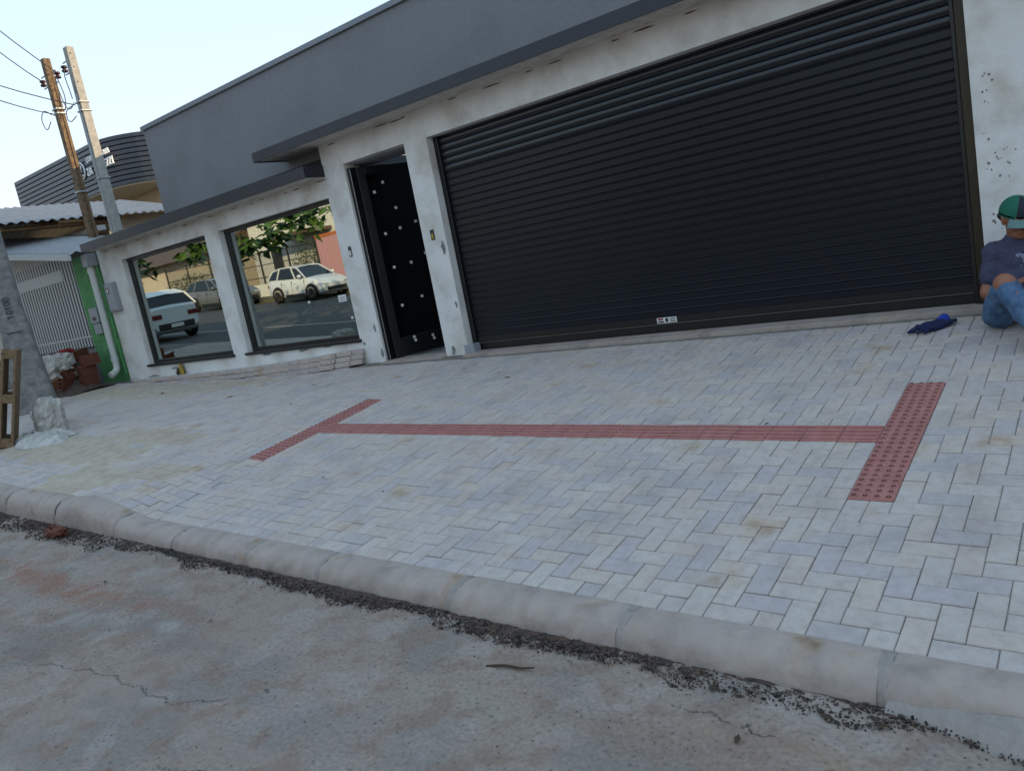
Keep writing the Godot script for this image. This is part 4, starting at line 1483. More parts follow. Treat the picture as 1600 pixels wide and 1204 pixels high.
func build_street_pole():
	var x := -12.75
	var z := 1.75
	var at := Vector3(x, pave_y(x, z), z)
	var p := thing("street_pole", "thick weathered concrete street pole with stencilled number behind the pallets", "utility pole", at)
	p.rotation.y = deg_to_rad(62.0)
	var st := mb()
	var hs := [[-0.1, 0.255, 0.18], [0.3, 0.24, 0.17], [0.8, 0.205, 0.155], [1.5, 0.165, 0.135], [3.0, 0.15, 0.125], [9.0, 0.11, 0.10]]
	var g := []
	for q in hs:
		var a: float = q[1]
		var b: float = q[2]
		g.append([Vector3(-a, q[0], -b * 0.85), Vector3(-a * 0.85, q[0], -b), Vector3(a * 0.85, q[0], -b), Vector3(a, q[0], -b * 0.85), Vector3(a, q[0], b * 0.85), Vector3(a * 0.85, q[0], b), Vector3(-a * 0.85, q[0], b), Vector3(-a, q[0], b * 0.85)])
	for i in g.size() - 1:
		for k in 8:
			var k2 := (k + 1) % 8
			var m: Vector3 = (g[i][k] + g[i][k2]) * 0.5
			face(st, [g[i][k], g[i][k2], g[i + 1][k2], g[i + 1][k]], Vector3(m.x, 0, m.z))
	put(st.commit(), "shaft", M.old_concrete, p)
	var font := SystemFont.new()
	font.font_names = PackedStringArray(["Droid Sans"])
	var tm := TextMesh.new()
	tm.text = "10100"
	tm.font = font
	tm.font_size = 32
	tm.pixel_size = 0.0036
	tm.depth = 0.004
	var o := put(tm, "stencilled_number", M.print, p)
	o.position = Vector3(0.01, 1.52, 0.152)
	o.rotation = Vector3(0.0, 0.0, PI / 2)
	put(box_mesh(Vector3(-0.10, 1.17, 0.155), Vector3(0.10, 1.18, 0.168)), "painted_mark", M.print, p)

# ------------------------------------------------------------------ across the street (seen in the mirrored windows)
func leaf(st: SurfaceTool, at: Vector3, dir: Vector3, up: Vector3, l: float, w: float, c: Color):
	dir = dir.normalized()
	var side := dir.cross(up).normalized()
	var n := side.cross(dir).normalized()
	var a := at
	var b := at + dir * l * 0.45 + side * w * 0.5 - n * w * 0.12
	var b2 := at + dir * l * 0.45 - side * w * 0.5 - n * w * 0.12
	var m := at + dir * l * 0.5 + n * w * 0.05
	var e := at + dir * l - Vector3(0, l * 0.15, 0)
	st.set_color(c)
	face(st, [a, b, m], n)
	face(st, [b, e, m], n)
	face(st, [a, m, b2], n)
	face(st, [m, e, b2], n)

func green(r: RandomNumberGenerator, warm := 0.0) -> Color:
	var v := r.randf_range(0.55, 1.25)
	return Color((0.055 + 0.05 * warm) * v, 0.115 * v, 0.022 * v)

func tree(called: String, label: String, at: Vector3, h: float, c: Vector3, rad: Vector3, n: int, ll: float, sprays: Array, seed_: int, warm := 0.0):
	var r := RandomNumberGenerator.new()
	r.seed = seed_
	var t := thing(called, label, "tree", at, "trees along the street")
	var st := mb()
	tube(st, [Vector3(0, -0.2, 0), Vector3(0.05, h * 0.4, 0.03), Vector3(-0.04, h * 0.8, 0)], [0.17, 0.13, 0.10], 10)
	var limbs := []
	for k in 9:
		var d := Vector3(cos(k * 2.4), r.randf_range(0.2, 0.9), sin(k * 2.4))
		var e := c + d * rad * r.randf_range(0.45, 0.8) - Vector3(0, rad.y * 0.35, 0)
		limbs.append(e)
		tube(st, catmull([Vector3(0, h * r.randf_range(0.5, 0.8), 0), (Vector3(0, h, 0) + e) * 0.5 + Vector3(0, 0.2, 0), e], 4), [0.07, 0.065, 0.06, 0.055, 0.05, 0.045, 0.035, 0.025, 0.015], 6)
	for s in sprays:
		tube(st, catmull([c + (s - at - c) * 0.3, (c + s - at) * 0.5 + Vector3(0, 0.3, 0), s - at + Vector3(0, 0.12, 0)], 4), 0.018, 5)
	put(st.commit(), "trunk", M.bark, t)
	st = mb()
	var clumps := []
	for k in int(n / 22.0):
		var d := Vector3(r.randfn(), r.randfn(), r.randfn()).normalized() * pow(r.randf(), 0.4)
		clumps.append([c + d * rad, 0.55])
	for s in sprays:
		clumps.append([s - at, 0.30])
	for q in clumps:
		for k in (22 if q[1] > 0.3 else 30):
			var o: Vector3 = Vector3(r.randfn(), r.randfn() * 0.7, r.randfn()) * q[1] * 0.6
			var d := Vector3(r.randfn(), r.randf_range(-1.0, 0.3), r.randfn())
			leaf(st, q[0] + o, d, Vector3(r.randfn() * 0.5, 1, r.randfn() * 0.5), ll * r.randf_range(0.7, 1.25), ll * r.randf_range(0.5, 0.75), green(r, warm))
	put(st.commit(), "crown", M.leaf, t)

func bush(label: String, at: Vector3, rad: Vector3, n: int, ll: float, seed_: int, warm := 0.5):
	var r := RandomNumberGenerator.new()
	r.seed = seed_
	var t := thing("bush", label, "bush", at, "bushes across the street")
	var st := mb()
	for k in 7:
		tube(st, [Vector3(0, -0.1, 0), Vector3(cos(k * 0.9) * rad.x * 0.5, rad.y * 1.3, sin(k * 0.9) * rad.z * 0.5)], [0.03, 0.012], 5)
	put(st.commit(), "stem", M.bark, t)
	st = mb()
	for k in n:
		var d := Vector3(r.randfn(), r.randfn(), r.randfn()).normalized() * pow(r.randf(), 0.35)
		leaf(st, Vector3(0, rad.y, 0) + d * rad, Vector3(r.randfn(), r.randfn(), r.randfn()), Vector3.UP, ll * r.randf_range(0.6, 1.2), ll * 0.6, green(r, warm))
	put(st.commit(), "foliage", M.leaf, t)

func car(label: String, at: Vector3, turn: float, paint: Material, len: float, hgt: float):
	var c := thing("parked_car", label, "car", at, "cars parked across the street")
	c.rotation = Vector3(0, turn, 0)
	c.rotate_z(-0.046)
	var W := 0.83
	# body below the belt line, lofted from nose (+x) to tail
	var sec := [[0.5, 0.35, 0.62, 0.80], [0.47, 0.24, 0.74, 0.93], [0.36, 0.20, 0.90, 1.0], [0.22, 0.19, 0.99, 1.0], [0.0, 0.18, 1.01, 1.0], [-0.25, 0.18, 1.03, 1.0], [-0.40, 0.22, 1.06, 0.99], [-0.47, 0.28, 1.06, 0.95], [-0.5, 0.38, 0.99, 0.88]]
	var g := []
	for s in sec:
		var x: float = s[0] * len
		var w: float = W * s[3]
		var lo: float = s[1]
		var hi: float = s[2] * hgt / 1.5
		g.append([Vector3(x, lo, -w * 0.86), Vector3(x, lo + 0.12, -w), Vector3(x, (lo + hi) * 0.5 + 0.08, -w * 1.01), Vector3(x, hi - 0.06, -w * 0.96), Vector3(x, hi, -w * 0.88), Vector3(x, hi + 0.02, 0), Vector3(x, hi, w * 0.88), Vector3(x, hi - 0.06, w * 0.96), Vector3(x, (lo + hi) * 0.5 + 0.08, w * 1.01), Vector3(x, lo + 0.12, w), Vector3(x, lo, w * 0.86)])
	var st := mb()
	smooth_grid(st, g, Vector3.ZERO, true)
	face(st, g[0], Vector3(1, 0, 0))
	face(st, g[-1], Vector3(-1, 0, 0))
	put(st.commit(), "body", paint, c)
	# greenhouse
	var b := 0.97 * hgt / 1.5
	var t := hgt
	var lowr := [[0.24, b], [0.05, b + 0.02], [-0.30, b + 0.05], [-0.475, b + 0.07]]
	var upr := [[0.05, t - 0.07], [-0.06, t - 0.01], [-0.27, t - 0.02], [-0.42, t - 0.13]]
	for sd in [-1.0, 1.0]:
		for k in 3:
			st = mb()
			var q := []
			for v in [[lowr[k], 0.80], [lowr[k + 1], 0.80], [upr[k + 1], 0.63], [upr[k], 0.63]]:
				q.append(Vector3(v[0][0] * len, v[0][1], sd * v[1] * W / 0.83))
			var ctr: Vector3 = (q[0] + q[1] + q[2] + q[3]) * 0.25
			for j in 4:
				q[j] = q[j].lerp(ctr, 0.05)
			face(st, q, Vector3(0, 0.3, sd))
			put(st.commit(), "side_window", M.car_glass, c)
		st = mb()
		for k in 4:
			tube(st, [Vector3(lowr[k][0] * len, lowr[k][1] - 0.03, sd * 0.80), Vector3(upr[k][0] * len, upr[k][1], sd * 0.63)], 0.035, 6)
		for k in 3:
			tube(st, [Vector3(upr[k][0] * len, upr[k][1], sd * 0.63), Vector3(upr[k + 1][0] * len, upr[k + 1][1], sd * 0.63)], 0.035, 6)
		put(st.commit(), "pillar", paint, c)
		st = mb()
		blob(st, Vector3(0.17 * len, b + 0.10, sd * 0.93), Vector3(0.09, 0.075, 0.09), 4, 0.1, 1.0, 12, 8)
		put(st.commit(), "wing_mirror", paint, c)
	st = mb()
	var rf := []
	for k in 4:
		rf.append([Vector3(upr[k][0] * len, upr[k][1], -0.64), Vector3(upr[k][0] * len, upr[k][1] + 0.03, 0), Vector3(upr[k][0] * len, upr[k][1], 0.64)])
	smooth_grid(st, rf, Vector3.UP)
	put(st.commit(), "roof", paint, c)
	for e in [[0, "windscreen"], [3, "rear_window"]]:
		st = mb()
		var k: int = e[0]
		face(st, [Vector3(lowr[k][0] * len, lowr[k][1], -0.76), Vector3(lowr[k][0] * len, lowr[k][1], 0.76), Vector3(upr[k][0] * len, upr[k][1] - 0.01, 0.60), Vector3(upr[k][0] * len, upr[k][1] - 0.01, -0.60)], Vector3(1 if k == 0 else -1, 0.4, 0))
		put(st.commit(), e[1], M.car_glass, c)
	# wheels
	for x in [0.315 * len, -0.305 * len]:
		for sd in [-1.0, 1.0]:
			st = mb()
			wheel(st, Vector3(x, 0.33, sd * 0.74), sd, 0.33, [[0.0, 0.62], [0.0, 0.9], [0.02, 1.0], [0.17, 1.0], [0.19, 0.9]])
			var w := put(st.commit(), "wheel", M.rubber, c)
			st = mb()
			wheel(st, Vector3(x, 0.33, sd * 0.745), sd, 0.33, [[0.16, 0.0], [0.16, 0.5], [0.17, 0.66]])
			for k in 5:
				var an := TAU * k / 5
				tube(st, [Vector3(x, 0.33, sd * 0.91), Vector3(x + cos(an) * 0.21, 0.33 + sin(an) * 0.2, sd * 0.915)], 0.02, 5)
			put(st.commit(), "rim", M.iron, w)
			st = mb()
			var arc := []
			for k in 13:
				var an := PI * k / 12
				arc.append(Vector3(x + cos(an) * 0.39, 0.31 + sin(an) * 0.39, sd * 0.835))
			tube(st, arc, 0.045, 6)
			put(st.commit(), "wheel_arch", M.trim, c)
	for sd in [-1.0, 1.0]:
		put(box_mesh(Vector3(-0.17 * len, 0.20, sd * 0.835), Vector3(0.19 * len, 0.36, sd * 0.85), 0.02), "sill_cladding", M.trim, c)
		for x in [0.20, -0.03, -0.22]:
			put(box_mesh(Vector3(x * len, 0.40, sd * 0.80), Vector3(x * len + 0.012, 0.90 * hgt / 1.5, sd * 0.844)), "door_seam", M.trim, c)
		for x in [0.02, -0.20]:
			put(box_mesh(Vector3(x * len, 0.80, sd * 0.82), Vector3(x * len + 0.16, 0.83, sd * 0.865), 0.008), "door_handle", paint, c)
	put(box_mesh(Vector3(-0.5 * len - 0.015, 0.36, -0.60), Vector3(-0.5 * len + 0.1, 0.56, 0.60), 0.03), "rear_bumper", M.trim, c)
	put(box_mesh(Vector3(-0.5 * len - 0.03, 0.40, -0.2), Vector3(-0.5 * len - 0.016, 0.51, 0.2), 0.004), "number_plate", M.paper, c)
	put(box_mesh(Vector3(0.5 * len - 0.1, 0.34, -0.55), Vector3(0.5 * len + 0.02, 0.5, 0.55), 0.03), "front_bumper", M.trim, c)
	for sd in [-1.0, 1.0]:
		put(box_mesh(Vector3(-0.508 * len, 0.70, sd * 0.42), Vector3(-0.47 * len, 0.84, sd * 0.78), 0.02), "tail_lamp", M.tail, c)
		put(box_mesh(Vector3(0.465 * len, 0.60, sd * 0.42), Vector3(0.503 * len, 0.68, sd * 0.70), 0.015), "head_lamp", M.lamp, c)

func wheel(st: SurfaceTool, c: Vector3, sd: float, r: float, prof: Array):
	var g := []
	for p in prof:
		var row := []
		for k in 20:
			row.append(c + Vector3(cos(TAU * k / 20) * r * p[1], sin(TAU * k / 20) * r * p[1], sd * (p[0] - 0.02)))
		g.append(row)
	smooth_grid(st, g, Vector3.ZERO if prof.size() > 3 else Vector3(0, 0, sd), true)

func build_far_side():
	car("white hatchback parked across the street facing the shop end", Vector3(-28.75, road_y(-28.75) + 0.02, 15.8), 0.0, M.car_white, 3.75, 1.52)
	car("grey hatchback parked across the street behind the white one", Vector3(-35.3, road_y(-35.3) + 0.02, 15.7), 0.0, M.car_grey, 4.1, 1.50)
	car("white hatchback parked on the near side with its tail to the shop", Vector3(-24.6, road_y(-24.6), 6.0), PI, M.car_white, 3.7, 1.50)
	tree("broad_leaf_tree", "broad leaved street tree left of the shop front", Vector3(-15.25, pave_y(-15.25, 3.3), 3.3), 2.8, Vector3(-1.5, 4.5, 0.6), Vector3(3.4, 1.6, 1.6), 1500, 0.28, [Vector3(-15.4, 2.25, 4.0), Vector3(-15.9, 2.15, 4.0), Vector3(-14.6, 2.28, 3.9), Vector3(-14.3, 2.2, 3.9), Vector3(-13.3, 2.38, 3.9), Vector3(-12.7, 2.48, 4.0), Vector3(-20.0, 2.3, 3.9), Vector3(-17.5, 2.3, 3.9), Vector3(-17.2, 2.45, 3.8), Vector3(-13.8, 2.5, 3.9), Vector3(-16.2, 2.45, 3.9)], 5)
	# boundary wall with railings
	var x0 := -46.0
	var x1 := -31.6
	var f := thing("railing_fence", "white plinth wall with dark iron railings across the street", "fence", Vector3(0, 0, 19.0))
	var st := mb()
	var lo := func(x): return road_y(x)
	extrude(st, PackedVector2Array([Vector2(x0, lo.call(x0)), Vector2(x1, lo.call(x1)), Vector2(x1, 1.55), Vector2(x0, 1.95)]), 0.15, Transform3D())
	put(st.commit(), "plinth_wall", M.house_white, f)
	var bar := box_mesh(Vector3(-0.009, 0, -0.009), Vector3(0.009, 1.75, 0.009))
	var n := int((x1 - x0) / 0.13)
	for k in n:
		var x := x0 + 0.13 * k
		var o := put(bar, "bar", M.iron, f)
		o.position = Vector3(x, lerpf(1.94, 1.54, (x - x0) / (x1 - x0)), 0.06)
	for y in [0.35, 1.0, 1.62]:
		st = mb()
		tube(st, [Vector3(x0, 1.95 + y, 0.06), Vector3(x1, 1.55 + y, 0.06)], 0.022, 4)
		put(st.commit(), "rail", M.iron, f)
	for k in 7:
		var x := lerpf(x0, x1, k / 6.0)
		put(box_mesh(Vector3(x - 0.035, 1.4, 0.02), Vector3(x + 0.035, lerpf(3.75, 3.35, k / 6.0), 0.09)), "post", M.iron, f)
	# white house
	var h := thing("white_house", "white rendered house behind the iron railings across the street", "house", Vector3(0, 0, 24.0))
	put(box_mesh(Vector3(-44.0, 0.4, 0.0), Vector3(-31.0, 6.2, 9.0)), "wall", M.house_white, h)
	put(box_mesh(Vector3(-42.0, 1.2, -0.08), Vector3(-41.1, 3.9, -0.01)), "door", M.iron, h)
	put(box_mesh(Vector3(-37.8, 2.2, -0.08), Vector3(-36.2, 3.9, -0.01)), "window", M.iron, h)
	put(box_mesh(Vector3(-40.0, 4.1, -2.0), Vector3(-36.0, 4.3, -0.01)), "porch_roof", M.roof_tile, h)
	st = mb()
	extrude(st, PackedVector2Array([Vector2(-45.0, 6.2), Vector2(-30.0, 6.2), Vector2(-37.5, 8.4)]), 10.5, Transform3D(Basis(), Vector3(0, 0, -0.8)))
	put(st.commit(), "roof", M.roof_tile, h)
	h = thing("tiled_house", "low house with a brown tiled roof left of the white house", "house", Vector3(0, 0, 23.0))
	put(box_mesh(Vector3(-62.0, 1.0, 0.0), Vector3(-46.5, 4.6, 8.0)), "wall", M.cream, h)
	st = mb()
	extrude(st, PackedVector2Array([Vector2(-1.0, 4.4), Vector2(4.0, 6.6), Vector2(9.0, 4.4)]), 17.5, Transform3D(Basis(Vector3(0, 0, 1), Vector3(0, 1, 0), Vector3(1, 0, 0)), Vector3(-63.0, 0, 0)))
	put(st.commit(), "roof", M.roof_tile, h)
	# pink board gate
	var g := thing("board_gate", "pink vertical board gate with an orange top rail across the street", "gate", Vector3(-31.4, 0.6, 18.9))
	var pb := box_mesh(Vector3(0, 0, 0), Vector3(0.11, 2.7, 0.04), 0.004)
	for k in 13:
		var o := put(pb, "board", M.pink, g)
		o.position = Vector3(0.14 * k, 0, 0.01 * (k % 2))
	put(box_mesh(Vector3(-0.05, 2.71, -0.02), Vector3(1.90, 2.86, 0.08), 0.006), "top_rail", M.orange, g)
	put(box_mesh(Vector3(1.95, -0.3, -0.1), Vector3(6.0, 2.6, 0.2), 0.01), "post", M.house_white, g)
	# long wall and a house farther down
	var w := thing("boundary_wall", "long weathered boundary wall across the street right of the pink gate", "wall", Vector3(0, 0, 19.0))
	put(box_mesh(Vector3(-25.3, -2.5, 0.0), Vector3(14.0, 1.2, 0.2)), "wall", M.old_concrete, w)
	put(box_mesh(Vector3(-25.3, 1.201, -0.03), Vector3(14.0, 1.26, 0.23)), "coping", M.old_concrete, w)
	h = thing("cream_house", "cream house with a brown roof beyond the long boundary wall", "house", Vector3(0, 0, 25.0))
	put(box_mesh(Vector3(-22.0, -1.5, 0.0), Vector3(-6.0, 4.0, 9.0)), "wall", M.cream, h)
	st = mb()
	extrude(st, PackedVector2Array([Vector2(-23.0, 4.0), Vector2(-5.0, 4.0), Vector2(-14.0, 6.4)]), 10.5, Transform3D(Basis(), Vector3(0, 0, -0.8)))
	put(st.commit(), "roof", M.roof_tile, h)
	for p in [[-19.0, 1.0], [-12.0, 1.0]]:
		put(box_mesh(Vector3(p[0], p[1], -0.06), Vector3(p[0] + 1.6, p[1] + 1.3, -0.01)), "window", M.iron, h)
	bush("large yellow green bush behind the railings beside the pink gate", Vector3(-33.2, 1.0, 19.9), Vector3(1.5, 1.25, 0.7), 1500, 0.13, 11)
	bush("low hedge behind the railings in front of the tiled house", Vector3(-45.5, 1.3, 20.2), Vector3(3.2, 1.0, 0.6), 1900, 0.14, 12)
	bush("green shrub over the pink gate", Vector3(-29.3, 2.2, 20.6), Vector3(1.6, 1.6, 1.0), 1300, 0.2, 13, 0.0)
	tree("garden_tree", "tall garden tree behind the pink gate", Vector3(-28.0, 0.6, 23.0), 3.4, Vector3(0, 5.6, 0), Vector3(2.8, 2.4, 2.4), 1300, 0.30, [], 21)
	for k in 4:
		tree("garden_tree", ["tall garden tree behind the right end of the long wall", "second garden tree from the right end of the long wall", "third garden tree from the right end of the long wall", "garden tree behind the left end of the long wall"][k], Vector3(7.0 - k * 7.0, -0.8, 21.5), 2.4, Vector3(0, 3.6, 0), Vector3(3.4, 2.6, 1.8), 1300, 0.34, [], 22 + k)

# ------------------------------------------------------------------ pallets, sacks, rubble
func build_clutter():
	pallet("upright wooden pallet standing beside the street pole, nearest the kerb", Vector3(-10.25, 0, 3.12), 64.0)
	pallet("wooden pallet leaning behind the nearest upright pallet", Vector3(-10.40, 0, 3.36), 61.0)
	var x := -10.15
	var z := 2.62
	var t := thing("sack", "crumpled upright white sack beside the pallets", "sack", Vector3(x, pave_y(x, z), z))
	var st := mb()
	folded(st, Vector3(0, 0.20, 0), Vector3(0.27, 0.30, 0.17), 31, 0.22)
	put(st.commit(), "bag", M.tarp, t)
	x = -10.9
	z = 2.35
	t = thing("sack", "smaller white sack slumped against the foot of the street pole", "sack", Vector3(x, pave_y(x, z), z))
	st = mb()
	folded(st, Vector3(0, 0.13, 0), Vector3(0.27, 0.19, 0.20), 37, 0.24)
	put(st.commit(), "bag", M.tarp, t)
	x = -9.95
	z = 2.80
	t = thing("sheet", "folded white plastic sheet lying on the paving under the sack", "sheet", Vector3(x, pave_y(x, z), z))
	st = mb()
	var n := noise(91, 4.0, 3)
	var g := []
	for i in 15:
		var row := []
		var f := i / 14.0
		for j in 48:
			var an := TAU * j / 48
			var rad := 0.30 + 0.16 * cos(an - 0.5) * cos(an - 0.5) + 0.16 * n.get_noise_2d(cos(an) * 0.35, sin(an) * 0.35)
			var u := cos(an) * rad * f * 1.25
			var v := sin(an) * rad * f * 0.85
			var hgt := (0.05 + 0.10 * (0.5 - absf(n.get_noise_2d(u * 0.9 + v * 0.9, v * 0.5 - u * 0.3))) + 0.03 * n.get_noise_2d(u * 2.6, v * 2.6)) * (1.0 - pow(f, 5.0)) + 0.006
			row.append(Vector3(u, maxf(hgt, 0.004) + pave_y(x + u, z + v) - pave_y(x, z), v))
		g.append(row)
	smooth_grid(st, g, Vector3.UP, true)
	put(st.commit(), "cloth", M.tarp, t)
	# rubble heap in front of the gate
	t = thing("tarpaulin", "dirty white tarpaulin thrown over the rubble before the gate", "tarpaulin", Vector3(-14.95, 0.12, 0.55))
	st = mb()
	folded(st, Vector3(0, 0.32, 0), Vector3(1.0, 0.36, 0.34), 41, 0.30)
	put(st.commit(), "cloth", M.tarp, t)
	t = thing("rag", "torn white rag hanging over the stacked red bricks", "rag", Vector3(-14.15, 0.48, 0.66))
	st = mb()
	folded(st, Vector3(0, 0.03, 0), Vector3(0.20, 0.16, 0.10), 43, 0.6)
	put(st.commit(), "cloth", M.tarp, t)
	st = mb()
	var heap := noise(93, 2.0, 4)
	g = []
	for i in 40:
		var row := []
		for j in 16:
			var u := -1.3 + i * 0.066
			var v := -0.4 + j * 0.06
			var hgt := 0.30 * exp(-u * u / 0.9 - v * v / 0.09) + 0.10 * heap.get_noise_2d(u * 3.0, v * 3.0) * exp(-u * u - v * v / 0.12)
			row.append(Vector3(-14.7 + u, pave_y(-14.7 + u, 0.6 + v) - 0.01 + hgt, 0.6 + v))
		g.append(row)
	smooth_grid(st, g, Vector3.UP)
	var r := put(st.commit(), "rubble", M.soil)
	r.set_meta("kind", "stuff")
	tag(r, "heap of broken rubble and earth in front of the slatted gate", "rubble")
	var hb := mb()
	hollow_brick(hb)
	var hm := hb.commit()
	var spots := [[-13.78, 0.17, 0.50, 0.2, 0.0], [-13.80, 0.36, 0.48, 0.15, 0.1], [-14.00, 0.20, 0.78, 0.5, -0.2], [-13.76, 0.52, 0.42, -0.1, 0.05], [-14.3, 0.20, 0.88, -0.5, 0.3], [-14.12, 0.36, 0.62, 0.3, 0.3], [-14.05, 0.62, 0.40, 0.6, 0.1]]
	for i in spots.size():
		var q: Array = spots[i]
		var o := put(hm, "clay_brick", M.clay)
		o.position = Vector3(q[0], q[1] + 0.03, q[2])
		o.rotation = Vector3(q[4], q[3], q[4] * 0.7)
		tag(o, "hollow red clay brick in the pile beside the white down pipe", "brick", "red bricks in the rubble pile")
	t = thing("plank", "pale broken plank lying across the red bricks", "plank", Vector3(-14.15, 0.30, 0.95))
	st = mb()
	cbox(st, Transform3D(Basis.from_euler(Vector3(0.1, 0.3, 0.25)), Vector3.ZERO), Vector3(0.45, 0.02, 0.06), 0.004)
	put(st.commit(), "board", M.pallet, t)
	t = thing("basin", "red plastic basin lying on the tarpaulin before the gate", "basin", Vector3(-14.75, 0.70, 0.35))
	st = mb()
	folded(st, Vector3(0, 0.03, 0), Vector3(0.20, 0.07, 0.14), 47, 0.3)
	put(st.commit(), "bowl", M.red_print, t)

func hollow_brick(st: SurfaceTool):
	# 29 x 19 x 9 cm block with six square holes right through along x
	var hx := 0.145
	var ys := [-0.095, -0.082, -0.045, -0.032, 0.0, 0.0]
	var holes := []
	for a in 2:
		for b in 3:
			holes.append([-0.033 + a * 0.036, -0.005 + a * 0.036, -0.082 + b * 0.058, -0.035 + b * 0.058])
	wall_openings(st, -0.045, 0.045, -0.095, 0.095, hx, -hx, holes)

func folded(st: SurfaceTool, c: Vector3, r: Vector3, seed_: int, k: float):
	# sacking: flat sided, sharply creased, resting on the ground
	var n := noise(seed_, 0.9, 2)
	var n2 := noise(seed_ + 1, 2.6, 2)
	var rr := RandomNumberGenerator.new()
	rr.seed = seed_
	var g := []
	for i in 19:
		var th := PI * i / 18
		var row := []
		for j in 30:
			var ph := TAU * j / 30
			var d := Vector3(sin(th) * cos(ph), cos(th), sin(th) * sin(ph))
			var e := d.abs()
			var sq := pow(pow(e.x, 3.2) + pow(e.y, 3.2) + pow(e.z, 3.2), 1.0 / 3.2)
			var f := 1.0 - k * absf(n.get_noise_3dv(d * Vector3(1.3, 0.6, 1.3))) * 1.6 - k * 0.8 * absf(n2.get_noise_3dv(d)) + rr.randf_range(-0.02, 0.02)
			var p := c + d / sq * r * 0.92 * f
			p.x += 0.18 * r.x * smoothstep(0.0, 1.0, d.y)
			p.y = maxf(p.y, -0.02)
			row.append(p)
		g.append(row)
	for i in 18:
		for j in 30:
			var j2 := (j + 1) % 30
			var m: Vector3 = (g[i][j] + g[i + 1][j2]) * 0.5 - c
			for tri in [[g[i][j], g[i][j2], g[i + 1][j2]], [g[i][j], g[i + 1][j2], g[i + 1][j]]]:
				if (tri[1] - tri[0]).cross(tri[2] - tri[0]).length_squared() > 1e-14:
					face(st, tri, m)

func pallet(label: String, at: Vector3, turn: float):
	# stood on edge: decks are upright, the blocks show between them
	at.y = pave_y(at.x, at.z)
	var p := thing("pallet", label, "pallet", at, "wooden pallets by the street pole")
	p.rotation = Vector3(0, deg_to_rad(turn), deg_to_rad(-16.0))
	var h := 1.14
	var w := 0.5
	# local x is the thin way, y up, z deep (away along the kerb)
	for f in [-0.062, 0.062]:
		for k in 4:
			var z := -w + 0.05 + k * (w - 0.1) / 3.0
			put(box_mesh(Vector3(f - 0.014, 0.0, z - 0.05), Vector3(f + 0.014, h, z + 0.05), 0.003), "deck_board", M.pallet, p)
	for y in [0.06, h * 0.5, h - 0.06]:
		for z in [-w + 0.07, -w * 0.5, -0.05]:
			put(box_mesh(Vector3(-0.05, y - 0.05, z - 0.045), Vector3(0.05, y + 0.05, z + 0.045), 0.004), "block", M.pallet, p)

